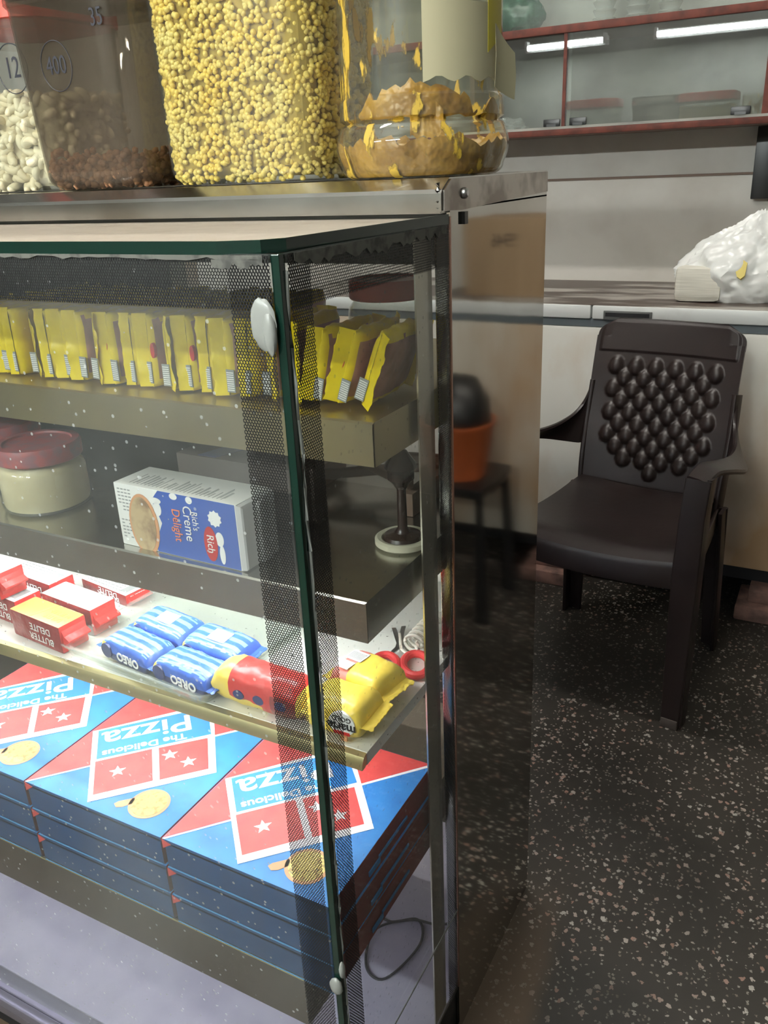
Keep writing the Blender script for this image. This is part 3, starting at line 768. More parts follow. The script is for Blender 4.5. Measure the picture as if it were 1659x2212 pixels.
round_jar((-1.10, .80, ZM), .061, .076, .019, 'jar_clear', 'red_lid_dusty', 'jar of cream powder with dusty red lid at the left end of the middle shelf', fill='powder_cream', filllab='cream coloured powder in the left jar on the middle shelf')

# ---------------------------------------------------------------- cream cartons on the middle shelf
def carton(loc, rz, label, dim=(.190, .062, .082), front='carton_blue', art=True, other=None):
    Lx, D, Hh = dim
    t = thing('cream_carton', loc, label, 'carton', rot=(0, 0, rz))
    bm = BM(); box(bm, -Lx/2, Lx/2, -D/2, D/2, 0, Hh, bev=.0015)
    body = obj('carton_body', bm, other or 'carton_white', t)
    # folded gable end on the right
    bm = BM()
    loft(bm, [[(Lx/2+dx, y*(1-k), Hh/2+(z-Hh/2)*(1-k)) for y, z in ((-D/2, .001), (D/2, .001), (D/2, Hh-.001), (-D/2, Hh-.001))] for dx, k in ((-.001, .0), (.006, .02), (.0075, .08))])
    box(bm, Lx/2+.006, Lx/2+.013, -.006, .006, .004, Hh-.004, bev=.001)
    obj('folded_end', bm, 'carton_grey' if art else other, t)
    if not art:
        bm = BM(); T = plane_T((0, 0, Hh), (1, 0, 0), (0, 1, 0))
        poly(bm, [(-.06, -.028), (-.045, .028), (-.01, .028), (-.03, -.028)], 0, .0003, 0, T); obj('printed_band', bm, 'pack_navy', t)
        return t
    T = plane_T((0, -D/2, 0), (1, 0, 0), (0, 0, 1))
    bm = BM()   # mats: 0 blue, 1 white, 2 bowl rim, 3 soup, 4 red
    bl = [(-.035, .001), (-.038, .012), (-.03, .025), (-.022, .04), (-.028, .055), (-.034, .068), (-.028, .075), (-.022, .0815), (Lx/2-.002, .0815), (Lx/2-.002, .001)]
    poly(bm, bl, 0, .0003, 0, T)
    el = lambda cx, cy, a, b_, n=28, r=0: [(cx+a*math.cos(2*PI*i/n)*math.cos(r)-b_*math.sin(2*PI*i/n)*math.sin(r), cy+a*math.cos(2*PI*i/n)*math.sin(r)+b_*math.sin(2*PI*i/n)*math.cos(r)) for i in range(n)]
    poly(bm, el(-.052, .033, .024, .040), 0.0003, .0004, 2, T)
    poly(bm, el(-.053, .033, .020, .036), 0.0007, .0003, 3, T)
    for cx, cy, a, b_ in ((-.026, .058, .006, .009), (-.028, .068, .009, .004), (.002, .078, .006, .004), (.026, .077, .005, .0045), (.066, .035, .006, .009), (.068, .016, .004, .012), (-.052, .008, .012, .006)):
        poly(bm, el(cx, cy, a, b_), .0004, .0003, 1, T)
    poly(bm, [(.062+(.0105 if i % 2 else .0085)*math.cos(PI*i/10), .060+(.0105 if i % 2 else .0085)*math.sin(PI*i/10)) for i in range(20)], .0004, .0003, 1, T)
    poly(bm, el(.052, .027, .010, .022), .0005, .0003, 4, T)
    obj('printed_front', bm, ['carton_blue', 'ink_white', 'pizza_crust', 'soup', 'logo_red'], t, smooth=False)
    def vt(s, x, z, size, m, sx=1.):
        text('printed_text', s, size, m, body, plane_T((x, -D/2-.0011, z), (0, 0, -1), (1, 0, 0)), ext=.0002, sx=sx)
    vt("Rich", .052, .027, .015, 'ink_white', .9); vt("Rich's", .032, .052, .013, 'ink_white', .8)
    vt('Creme', .021, .047, .019, 'ink_white', .85); vt('Delight', .003, .042, .018, 'ink_orange', .8)
    bm = BM(); rnd = random.Random(3)
    for c_ in range(4):
        for r_ in range(15):
            x0 = -.090+c_*.0058; z0 = .074-r_*.0045
            if r_ in (7, 8) or rnd.random() < .1: continue
            poly(bm, [(x0, z0), (x0+.0042, z0), (x0+.0042, z0+.0016), (x0, z0+.0016)], 0, .0002, 0, T)
    T2 = plane_T((0, 0, Hh), (1, 0, 0), (0, 1, 0))
    for i in range(24):
        x0 = -.075+i*.0062; hgt = rnd.uniform(.012, .035)
        poly(bm, [(x0, -.024), (x0+.0011, -.024), (x0+.0011, -.024+hgt), (x0, -.024+hgt)], 0, .0002, 0, T2)
        if rnd.random() < .6: poly(bm, [(x0+.0022, -.02), (x0+.003, -.02), (x0+.003, -.02+hgt*.8), (x0+.0022, -.02+hgt*.8)], 0, .0002, 0, T2)
    obj('small_print', bm, 'ink_grey', t, smooth=False)
    return t
carton((-.660, .715, ZM), -.03, "white and blue box of Rich's cream lying on the middle shelf".replace("Rich's ", ''))
carton((-.665, .835, ZM), -.03, 'dull brown and blue carton behind the cream box on the middle shelf', art=False, other='chair_light')
# dark handle on a round cream foot behind the side glass
t = thing('stamp_stand', (-.432, .822, ZM), 'dark turned handle standing on a cream round base beside the side glass', 'stand')
bm = BM(); lathe(bm, [(.030, 0), (.034, .003), (.034, .009), (.031, .011), (.026, .010), (.0245, .007), (.001, .007)], 40); obj('round_base', bm, 'ring_cream', t)
bm = BM(); lathe(bm, [(.024, .0085), (.022, .013), (.010, .016), (.006, .022), (.0055, .07), (.010, .078), (.016, .084), (.016, .094), (.019, .098), (.018, .103), (.008, .118), (.001, .121)], 32); obj('handle', bm, 'dark_object', t)
# slats of dark wood lying behind
t = thing('wooden_rack', (-.55, .95, ZM), 'low dark brown wooden rack at the back of the middle shelf, beside the round stand', 'rack')
for i, (x0, y0, x1, y1, z) in enumerate(((-.10, -.05, .09, .07, .03), (-.10, .06, .09, -.05, .042), (-.10, .0, .10, .02, .054))):
    bm = BM(); sweep_rect(bm, [(x0, y0, z), (x1, y1, z+.004)], .014, .011, (0, 0, 1)); obj('slat', bm, 'brown_wood', t)
for sx in (-1, 1):
    bm = BM(); box(bm, sx*.085-.008, sx*.085+.008, -.05, .07, 0, .032, bev=.002); obj('rail', bm, 'brown_wood', t)

# ---------------------------------------------------------------- lower shelf goods
ZL = .7004
def biscuit_box(loc, rz, label, orange=False, Lx=.112, D=.044, Hh=.042):
    t = thing('biscuit_pack', loc, label, 'biscuit pack', 'red and white butter biscuit packs', rot=(0, 0, rz))
    bm = BM(); box(bm, -Lx/2, Lx/2, -D/2, D/2, 0, Hh, bev=.003)
    for f in bm.faces:
        c = f.calc_center_median(); f.material_index = 1 if f.normal.z > .8 else (2 if abs(f.normal.x) > .6 else 0)
    body = obj('wrapper', bm, ['pack_darkred', 'pack_orange' if orange else 'pack_white', 'pack_red'], t)
    bm = BM(); loft(bm, [[(Lx/2+dx, y, Hh/2+(z-Hh/2)*k) for y, z in ((-D*.42, .004), (D*.42, .004), (D*.42, Hh-.004), (-D*.42, Hh-.004))] for dx, k in ((-.001, .9), (.004, .35), (.012, .12), (.013, .05))]); obj('folded_end', bm, 'pack_red', t)
    T = plane_T((0, -D/2, 0), (1, 0, 0), (0, 0, 1))
    f1 = plane_T((.012, -D/2-.0006, Hh*.66), (-1, 0, 0), (0, 0, -1))
    text('printed_text', 'DELITE', .015, 'ink_white', body, f1 @ Matrix.Translation((0, .0, 0)), ext=.0002)
    text('printed_text', 'BUTTER', .015, 'ink_white', body, plane_T((.012, -D/2-.0006, Hh*.3), (-1, 0, 0), (0, 0, -1)), ext=.0002)
    bm = BM(); T2 = plane_T((0, 0, Hh), (1, 0, 0), (0, 1, 0))
    if orange:
        poly(bm, [(-.012, -.02), (-.008, -.02), (.002, .02), (-.002, .02)], 0, .0003, 0, T2); obj('gold_stripe', bm, 'pack_gold', t, smooth=False)
        text('printed_text', 'BUTTER', .012, 'pack_gold', body, plane_T((.026, .006, Hh+.0003), (-1, 0, 0), (0, -1, 0)), ext=.0002)
        text('printed_text', 'DELITE', .012, 'pack_gold', body, plane_T((.026, -.008, Hh+.0003), (-1, 0, 0), (0, -1, 0)), ext=.0002)
    else:
        rnd = random.Random(int(abs(loc[0])*1000))
        for i in range(5):
            y0 = -.016+i*.0068; x0 = -.048
            while x0 < .03:
                l = rnd.uniform(.003, .010); poly(bm, [(x0, y0), (x0+l, y0), (x0+l, y0+.002), (x0, y0+.002)], 0, .0002, 0, T2); x0 += l+.002
        for i in range(12):
            poly(bm, [(.034+i*.0013, -.015), (.0347+i*.0013, -.015), (.0347+i*.0013, .012), (.034+i*.0013, .012)], 0, .0002, 0, T2)
        obj('small_print', bm, 'ink_grey', t, smooth=False)
    text('printed_text', 'BUTTER', .010, 'ink_white', body, plane_T((Lx/2+.0006, 0, Hh/2+.002), (0, 1, 0), (0, 0, 1)), ext=.0002, sx=.8)
    return t
rz = -.10
biscuit_box((-.935, .690, ZL), rz, 'butter biscuit pack with orange top at the front edge of the lower shelf', True)
biscuit_box((-.932, .744, ZL), rz, 'white topped butter biscuit pack just behind the orange topped one')
biscuit_box((-1.056, .718, ZL), rz, 'white topped butter biscuit pack at the left photo edge, front row')
biscuit_box((-1.052, .778, ZL), rz, 'white topped butter biscuit pack at the left photo edge, back row')
biscuit_box((-.950, .832, ZL), rz-.05, 'red butter biscuit pack lying farthest back on the lower shelf', Hh=.02)
biscuit_box((-1.075, .712, ZL+.0425), rz, 'white topped butter biscuit pack stacked on the front row at the left photo edge')
# acrylic tray
t = thing('acrylic_tray', (-.745, .76, ZL), 'shallow clear plastic tray holding blue biscuit packs', 'tray', rot=(0, 0, -.07))
bm = BM(); 
outer = rsq(.135, .108, .014, 5)
loft(bm, [[(x*s, y*s, z) for x, y in outer] for z, s in ((.0003, .95), (.014, .98), (.015, 1.0), (.0165, 1.0), (.0165, .955), (.014, .95), (.0018, .93))], cap=(True, True))
obj('tray_body', bm, 'acrylic', t)
bm = BM(); tube(bm, [(x*1.005, y*1.005, .0162) for x, y in outer]+[(outer[0][0]*1.005, outer[0][1]*1.005, .0162)], .0016, 6); obj('tray_rim', bm, 'acrylic', t)
def tray_pt(x, y, z): return (x, y, ZL+.0045+z)
# blue packs: cream sandwich biscuits
def oreo(loc, rot, label, face):
    t = thing('cookie_pack', loc, label, 'cookie pack', 'blue cookie packs in the clear tray', rot=rot)
    Lx, W_, T_ = .098, .052, .036
    w_ = pillow('wrapper', Lx, W_, T_, ['pack_blue', 'pack_ltblue', 'pack_navy', 'pack_gold'], fn=lambda s, y, z: 3 if s < -.72 and z < .6 else (1 if (z > .62 and abs(y) < .85 and int((y+1)*14) % 2) else (2 if (y < -.6 and z < 0) else 0)), crimp=.011, crimpmat='pack_blue', parent=t, seed=len(label) % 50, na=56, sq=.6)
    w_.location.z = T_/2; 
    for ch in [k for k in sc.objects if k.parent == t and k != w_]: ch.location.z = T_/2
    # name on the front side, reversed as the pack lies upside down
    F = plane_T((.012, -W_/2-.0012, .001), (-1, 0, 0), (0, 0, -1))
    text('printed_text', 'OREO', .0165, 'ink_white', w_, F, ext=.0004, bold=.0005)
    bm = BM(); pts = [(-.033+.0105*math.cos(i*PI/12), .001+.0105*math.sin(i*PI/12)) for i in range(24)]
    loft(bm, [[(x, y_, z) for x, z in pts] for y_ in (-W_/2-.0016, -W_/2+.006)]); obj('cookie_picture', bm, 'pack_navy', w_)
    if face:
        bm = BM(); box(bm, -.012, .018, -.011, .011, T_/2+.0004, T_/2+.001); p = obj('barcode_panel', bm, 'ink_white', w_)
        bm = BM()
        for i in range(12): box(bm, -.009+i*.002, -.0082+i*.002, -.008, .008, T_/2+.001, T_/2+.0012)
        obj('barcode', bm, 'ink_grey', p)
    return t
oreo(tray_pt(-.765, .690, 0), (0, 0, -.16), 'blue cookie pack in the clear tray, front left', False)
oreo(tray_pt(-.664, .679, 0), (0, 0, -.12), 'blue cookie pack in the clear tray, front right beside the red pack', False)
oreo(tray_pt(-.757, .745, .006), (.12, 0, -.14), 'blue cookie pack in the clear tray, back left with barcode up', True)
oreo(tray_pt(-.660, .735, .006), (.12, 0, -.10), 'blue cookie pack in the clear tray, back right with barcode up', True)
# red and yellow biscuit roll
t = thing('biscuit_roll', (-.553, .683, ZL), 'large red and yellow biscuit pack on the front edge of the lower shelf', 'biscuit pack', rot=(0, 0, -.03))
wr = pillow('wrapper', .135, .052, .052, ['pack_gold', 'pack_red', 'pack_darkred', 'pack_navy'], fn=lambda s, y, z: 0 if s < -.5 or (z < -.35 and s < .2) or s > .9 else (2 if y < 0 and z < .2 and s > .35 else 1), crimp=.014, crimpmat='pack_gold', parent=t, seed=5, sq=.75, wr=.002)
for ch in [k for k in sc.objects if k.parent == t]: ch.location.z = .028
bm = BM(); 
for cx, cz, m_ in ((-.022, -.003, 0), (.008, -.002, 0), (.040, -.001, 0)):
    pts = [(cx+.008*math.cos(i*PI/10), cz+.006*math.sin(i*PI/10)) for i in range(20)]
    loft(bm, [[(x, y_, z) for x, z in pts] for y_ in (-.0268, -.018)])
obj('emblem', bm, 'pack_navy', wr)
# marie packs
def marie(loc, rot, label, back):
    t = thing('marie_pack', loc, label, 'biscuit pack', 'yellow marie biscuit packs', rot=rot)
    fn = (lambda s, y, z: 1 if s < -.25 and z > -.2 else 0) if back else (lambda s, y, z: 0)
    w_ = pillow('wrapper', .076, .058, .046, ['pack_gold', 'pack_pink'], fn=fn, crimp=.013, parent=t, seed=8 if back else 9, sq=.55, wr=.0015)
    for ch in [k for k in sc.objects if k.parent == t]: ch.location.z = .024
    if back:
        bm = BM(); box(bm, -.030, -.006, -.006, .014, .0235, .0242); p = obj('barcode_panel', bm, 'ink_white', w_)
        bm = BM()
        for i in range(11): box(bm, -.028+i*.0019, -.0272+i*.0019, -.003, .011, .0242, .0244)
        obj('barcode', bm, 'ink_grey', p)
        bm = BM(); box(bm, -.030, -.010, -.026, -.010, .0225, .0235); obj('label_panel', bm, 'ink_white', w_)
    else:
        bm = BM(); pts = [(.014+.017*math.cos(i*PI/12), .001+.015*math.sin(i*PI/12)) for i in range(24)]
        loft(bm, [[(x, y_, z) for x, z in pts] for y_ in (-.0302, -.025)]); p = obj('name_badge', bm, 'ink_white', w_)
        text('printed_text', 'marie', .016, 'ink_black', p, plane_T((.014, -.0307, -.003), (-1, 0, 0), (0, 0, -1)), ext=.0003, bold=.0003)
        text('printed_text', 'GOLD', .009, 'cardboard_ink', p, plane_T((.014, -.0307, .008), (-1, 0, 0), (0, 0, -1)), ext=.0003)
        bm = BM(); box(bm, .003, .024, -.031, -.028, -.0135, -.009, bev=.0008); obj('red_ribbon', bm, 'pack_red', w_)
        bm = BM(); box(bm, .012, .020, -.0305, -.028, -.0215, -.016); obj('food_mark', bm, 'pizza_crust', w_)
    return t
marie((-.4475, .689, ZL+.001), (0, 0, .02), 'yellow marie biscuit pack lying at the front right corner of the lower shelf', False)
marie((-.4505, .752, ZL+.001), (0, 0, -.18), 'yellow and pink marie biscuit pack behind the front one, barcode up', True)
# scissors
t = thing('scissors', (-.452, .84, ZL+.001), 'pair of scissors with coral red handles near the side glass on the lower shelf', 'scissors', rot=(0, 0, .5))
for sgn in (-1, 1):
    bm = BM(); pts = []
    for i in range(25):
        a = 2*PI*i/24; pts.append((sgn*.020+.017*math.cos(a), -.022+.026*math.sin(a), .006))
    tube(bm, pts, .0055, 10); obj('handle_loop', bm, 'scissor_red', t)
    bm = BM(); loft(bm, [[(x, y, z) for x, y in ((sgn*.012, .0), (sgn*-.002, .02), (sgn*-.010, .075), (sgn*-.004, .075), (sgn*.006, .02), (sgn*.018, .0))] for z in ((.004, .0055) if sgn > 0 else (.006, .0075))]); obj('blade', bm, 'metal_grey', t, smooth=False)
# cord with tags
t = thing('twisted_cord', (-.447, .90, ZL+.001), 'white coiled cord with tags lying behind the scissors', 'cord')
bm = BM(); pts = [(.012*math.cos(a*.5)+.0, .03-.0009*a, .012+.010*math.sin(a*.5)) for a in range(0, 78)]
tube(bm, pts, .0024, 7); obj('cord_coil', bm, 'cord_white', t)
bm = BM(); box(bm, -.016, .016, .034, .062, .008, .011, bev=.003); obj('tag', bm, 'cord_white', t)
bm = BM(); sweep_rect(bm, [(-.03, -.012, .004), (-.012, -.044, .006)], .010, .004, (0, 0, 1)); obj('plug', bm, 'cord_white', t)
bm = BM(); tube(bm, catmull([(-.012, -.044, .006), (0, -.05, .006), (.012, -.045, .01), (.008, -.04, .012)]), .0018, 6); obj('cord_tail', bm, 'cord_white', t)

# ---------------------------------------------------------------- pizza boxes
BW, BD, BH = .2385, .262, .0445
def pizza_art(lid, T0):
    q = lambda pts: [((u-.5)*BW, (v-.5)*BD) for u, v in pts]
    bm = BM(); z = BH
    poly(bm, q([(.004, .006), (.006, .996), (.996, .996)]), z, .00025, 0)              # red half
    poly(bm, q([(.004, .0), (.018, .0), (1, .975), (1, .998)]), z+.00025, .0002, 2)   # white diagonal
    poly(bm, q([(.46, .025), (.945, .475), (.50, .955), (.015, .455)]), z+.00045, .0002, 2)  # white frame
    poly(bm, q([(.445, .075), (.665, .285), (.465, .478), (.245, .268)]), z+.0007, .0002, 0)
    poly(bm, q([(.695, .305), (.885, .480), (.700, .680), (.495, .500)]), z+.0007, .0002, 0)
    poly(bm, q([(.235, .285), (.695, .715), (.50, .905), (.045, .470)]), z+.0007, .0002, 1)
    for cx, cy in ((.425, .262), (.60, .48), (.74, .478)):
        poly(bm, star((cx-.5)*BW, (cy-.5)*BD, .0115, .5), z+.0009, .0002, 2)
    el = lambda cx, cy, a, n=36: [((cx-.5)*BW+a*math.cos(2*PI*i/n), (cy-.5)*BD+a*math.sin(2*PI*i/n)) for i in range(n)]
    poly(bm, el(.775, .150, .0268), z+.0003, .0002, 3)
    poly(bm, el(.775, .150, .0225), z+.0005, .0002, 4)
    poly(bm, q([(.66, .075), (.70, .125), (.67, .15), (.61, .098), (.60, .075), (.63, .06)]), z+.0003, .0002, 3)
    art = obj('printed_artwork', bm, ['box_red', 'box_blue', 'ink_white', 'pizza_crust', 'pizza_top'], lid, smooth=False)
    xd = Vector((-BW*.46, -BD*.43, 0)).normalized(); yd = Vector((0, 0, 1)).cross(xd)
    if yd.x < 0: yd = -yd
    P0 = Vector(((.235-.5)*BW, (.285-.5)*BD, z+.0011))
    def put(s, inset, off, size, sx=1, bold=.0):
        T = Matrix((xd, yd, xd.cross(yd))).transposed().to_4x4(); T.translation = P0-xd*.007-yd*off
        text('printed_text', s, size, 'ink_white', art, T, ext=.0001, sx=sx, bold=bold, align='RIGHT')
    put('The Delicious', 0, .0095, .0185, 1.12, .0004)
    put('Pizza', 0, .0425, .054, 1.2, .0006)
def pizza_box(loc, label, top):
    t = thing('pizza_box', loc, label, 'pizza box')
    bm = BM(); box(bm, -BW/2+.002, BW/2-.002, -BD/2+.002, BD/2-.002, 0, BH-.003)
    for f in bm.faces: f.material_index = 1 if abs(f.normal.x) > .5 else 0
    tray = obj('box_tray', bm, ['box_blue_dark', 'box_maroon'], t)
    bm = BM(); box(bm, -BW/2, BW/2, -BD/2, BD/2, BH-.008, BH, bev=.0012)
    box(bm, -BW/2+.004, BW/2-.001, -BD/2, -BD/2+.0015, .004, BH-.004)
    for f in bm.faces:
        n_ = f.normal; f.material_index = 1 if abs(n_.x) > .5 else (2 if n_.z > .5 else 0)
    lid = obj('box_lid', bm, ['box_blue_dark', 'box_maroon', 'box_ltblue' if False else 'box_blue'], t)
    bm = BM(); loft(bm, [[(-BW/2+x, y, z) for x, z in ((.0005, .030), (.014, .040), (.0005, .0435))] for y in (-BD/2-.0008, -BD/2+.001)]); obj('corner_print', bm, 'box_red', lid)
    bm = BM(); box(bm, -BW/2+.004, BW/2-.004, -BD/2-.0006, -BD/2+.0002, .0005, .002); obj('edge_line', bm, 'box_ltblue', lid)
    bm = BM(); box(bm, BW/2-.001, BW/2+.0005, -.02, .055, .016, .020); box(bm, BW/2-.001, BW/2+.0005, -.045, -.018, .009, .016); obj('side_slot', bm, 'box_blue', tray)
    if top: pizza_art(lid, None)
    return t
ord_ = ('bottom', 'middle', 'top')
for nm, cx, cy, a in (('right', -.5205, .692, 0.0), ('middle', -.7610, .692, .0), ('left', -1.0015, .692, .0)):
    for k in range(3):
        desc = {'right': 'right stack beside the side glass', 'middle': 'middle stack', 'left': 'left stack at the photo edge'}[nm]
        b_ = pizza_box((cx+(.0008 if k == 1 else 0), cy, .4275+k*(BH+.0004)), f'red and blue pizza box, {ord_[k]} one of the {desc}', k == 2)

# cable on the base
t = BM(); tube(t, catmull([(-.60, .95, .104), (-.545, .93, .103), (-.50, .955, .103), (-.475, .91, .104), (-.497, .83, .103), (-.535, .835, .104), (-.555, .90, .107), (-.51, .945, .108), (-.46, .96, .106), (-.42, 1.0, .104)], 8), .0022, 6)
tag(obj('cable', t, 'cable_black'), 'thin dark cable looped on the grey counter floor behind the side glass', 'cable')

# ---------------------------------------------------------------- chest freezer
FX0, FX1, FY = -1.75, .42, 2.5
fr = thing('chest_freezer', (-.66, 2.76, 0), 'stained white chest freezer with grey lid handle behind the chair', 'freezer')
def fpart(name, fn, m, **k):
    bm = BM(); fn(bm); return obj(name, bm, m, fr, world=True, **k)
fpart('cabinet', B(FX0, FX1, FY, 3.03, .142, .842, bev=.012), 'freezer_white')
fpart('seal_stripe', B(FX0+.005, FX1-.005, FY+.004, 3.025, .842, .866), 'freezer_stripe')
lid = fpart('lid', lambda bm: (box(bm, FX0-.005, -.66-.002, FY-.008, 3.035, .866, .905, bev=.006), box(bm, -.658, FX1+.005, FY-.008, 3.035, .866, .905, bev=.006)), 'freezer_lid')
bm = BM(); box(bm, FX0, FX1, FY-.001, 3.03, .9045, .9062); obj('lid_top', bm, 'freezer_top', lid, world=True)
bm = BM(); box(bm, -.623, -.485, FY-.012, FY-.006, .866, .892, bev=.002); h = obj('handle', bm, 'handle_grey', lid, world=True)
bm = BM(); box(bm, -.617, -.492, FY-.013, FY-.010, .876, .887); obj('handle_slot', bm, 'black_gap', h, world=True)
fpart('skirt', B(FX0+.03, FX1-.03, FY+.05, 3.0, .085, .142), 'black_gap')
for x in (FX0+.2, -.8, -.05):
    bm = BM(); box(bm, x-.12, x+.12, FY-.06, FY+.10, 0, .045, bev=.006); box(bm, x-.09, x+.10, FY-.02, FY+.09, .045, .085, bev=.005)
    o = obj('wooden_block', bm, 'block_pink')
    lab = {0: 'pinkish wooden block under the left end of the freezer', 1: 'pinkish wooden block under the middle of the freezer', 2: 'pinkish wooden block under the freezer right of the chair'}[(FX0+.2, -.8, -.05).index(x)]
    tag(o, lab, 'block', 'blocks under the freezer')
bm = BM(); box(bm, -.35, -.13, FY+.25, FY+.27, .012, .1, bev=.004); tag(obj('board_offcut', bm, 'freezer_stripe'), 'dull grey board lying under the freezer behind the chair leg', 'board')

# plastic bag with a wrapped stack
bg = thing('plastic_bag', (-.28, 2.70, .9062), 'crumpled white plastic bag sitting on the freezer', 'bag')
bm = BM(); bmesh.ops.create_icosphere(bm, subdivisions=6, radius=1)
for v in bm.verts:
    p = v.co.copy(); a = math.atan2(p.y, p.x)
    rid = .08*(1-abs(math.sin(a*5.5+p.z*4+3*noise.noise(p*1.5))))+.10*noise.noise(p*2.1)+.09*(.5-abs(noise.noise(p*3.3)))+.07*(.3-abs(noise.noise(p*7)))
    zz = p.z; k = 1+rid*(1 if zz > -.6 else .3)
    x = p.x*k*.175*(1-.35*max(0, zz)); y = p.y*k*.105*(1-.3*max(0, zz)); z = max(0, (zz+.55)*.148*(1+.5*rid))
    v.co = Vector((x+.06*max(0, zz), y, z))
obj('bag_body', bm, 'bag_white', bg)
bm = BM(); box(bm, -.17, -.04, -.11, .03, .001, .098, bev=.018); bmesh.ops.subdivide_edges(bm, edges=bm.edges[:], cuts=3, use_grid_fill=True)
for v in bm.verts: v.co += Vector((0, -.006, .004))*noise.noise(v.co*18)+Vector((0, 0, .10*(v.co.x+.105)*.0)); v.co.z = max(v.co.z, .0008)
obj('wrapped_stack', bm, 'paper', bg)
bm = BM(); T = plane_T((.004, -.108, .072), (1, 0, 0), (0, .35, 1)); poly(bm, [(-.018, .012), (-.012, .016), (-.006, 0), (.004, -.006), (.014, .004), (.016, .038), (-.004, .052), (-.006, .020)], -.03, .042, 0, T)
for v in bm.verts: pass
obj('yellow_patch', bm, 'yellow_soft', bg)

# ---------------------------------------------------------------- wall cabinet
wc = thing('wall_cabinet', (-.9, 2.9, 1.37), 'wall cabinet with sliding glass doors and red brown rails above the freezer', 'cabinet')
def wpart(name, fn, m, parent=None, **k):
    bm = BM(); fn(bm); return obj(name, bm, m, parent or wc, world=True, **k)
WX0, WX1, WY = -1.9, -.262, 2.75
wpart('bottom_board', B(WX0, WX1+.06, WY+.004, 3.045, 1.374, 1.392), 'brown_wood')
wpart('middle_board', B(WX0, WX1+.06, WY+.004, 3.045, 1.650, 1.666), 'brown_wood')
wpart('top_board', B(WX0, WX1+.06, WY+.004, 3.045, 2.0, 2.018), 'brown_wood')
wpart('back_board', B(WX0, WX1+.06, 3.035, 3.045, 1.392, 2.0), 'cab_back')
wpart('side_board', B(WX1, WX1+.06, WY-.006, 3.035, 1.392, 2.0), 'rail_red')
wpart('side_board', B(WX0, WX0+.02, WY+.004, 3.035, 1.392, 2.0), 'brown_wood')
wpart('rail', B(WX0, WX1+.06, WY-.012, WY+.004, 1.372, 1.390, bev=.003), 'rail_red')
wpart('rail', B(WX0, WX1+.06, WY-.012, WY+.004, 1.646, 1.668, bev=.003), 'rail_red')
wpart('rail_track', B(WX0, WX1, WY-.010, WY+.006, 1.390, 1.397), 'cab_back')
wpart('divider', B(-1.16, -1.145, WY+.03, 3.03, 1.392, 1.65), 'brown_wood')
def cab_door(x0, x1, y, hs):
    d = wpart('glass_door', B(x0, x1, y, y+.004, 1.397, 1.646), 'glass_cab', smooth=False)
    for hx in hs: wpart('handle', lambda bm: (box(bm, hx-.026, hx+.026, y-.006, y-.0005, 1.398, 1.419, bev=.003), box(bm, hx-.015, hx+.015, y-.0075, y-.006, 1.398, 1.405)), 'black_plastic', parent=d)
    return d
cab_door(-1.62, -.825, WY+.006, (-.88, -1.55))
cab_door(-.842, WX1-.022, WY-.006, (-.795, -.338))
wpart('door_stile', B(-.846, -.836, WY-.008, WY+.01, 1.397, 1.66), 'rail_red')
wpart('door_stile', B(WX1-.022, WX1-.006, WY-.008, WY, 1.39, 1.66), 'rail_red')
cab_up = wpart('glass_door', B(-1.62, WX1-.02, WY, WY+.004, 1.668, 1.99), 'glass_cab', smooth=False)
# things in the cabinet
bm = BM(); bmesh.ops.create_icosphere(bm, subdivisions=4, radius=1)
for v in bm.verts:
    p = v.co; v.co = Vector((p.x*.10*(1+.15*noise.noise(p*3)), p.y*.05, max(-.8, p.z)*.055*(1+.3*noise.noise(p*4))+.046))
o = obj('green_bag', bm, 'green_bag', loc=(-1.03, 2.82, 1.667)); tag(o, 'crumpled dark green plastic packet in the upper part of the wall cabinet', 'bag')
def cup_stack(x, n, label):
    t = thing('cup_stack', (x, 2.86, 1.6665), label, 'cups', 'stacks of clear plastic cups')
    bm = BM()
    prof = []
    for i in range(n): prof += [(.024, .022*i+.001), (.032, .022*i+.016), (.034, .022*i+.019), (.033, .022*i+.021)]
    prof = [(.024, 0)]+prof; lathe(bm, prof, 24); obj('cups', bm, 'cup_plastic', t); return t
for x, n, lab in ((-.762, 9, 'stack of clear plastic cups in the upper cabinet, left of three'), (-.665, 9, 'stack of clear plastic cups in the upper cabinet, middle of three'), (-.572, 7, 'stack of clear plastic cups in the upper cabinet, right of three')):
    cup_stack(x, n, lab)
bm = BM(); bmesh.ops.create_icosphere(bm, subdivisions=4, radius=1)
for v in bm.verts:
    p = v.co; k = 1+.35*noise.noise(p*3)+.15*noise.noise(p*8); v.co = Vector((p.x*.075*k, p.y*.04*k, max(0, (p.z+.4))*.028*k))
o = obj('crumpled_plastic', bm, 'cup_plastic', loc=(-1.06, 2.82, 1.3925)); tag(o, 'crumpled clear plastic wrap lying on the cabinet floor at left', 'plastic wrap')
bm = BM(); box(bm, -.315, -.262, 3.0, 3.049, 1.165, 1.372, bev=.003); tag(obj('wall_bracket', bm, 'black_plastic'), 'black upright bracket on the wall below the cabinet corner', 'bracket')

# ---------------------------------------------------------------- plastic chair
ch = thing('plastic_chair', (-.448, 2.084, 0), 'dark brown plastic armchair with beaded diamond back', 'chair', rot=(0, 0, math.radians(-8)))
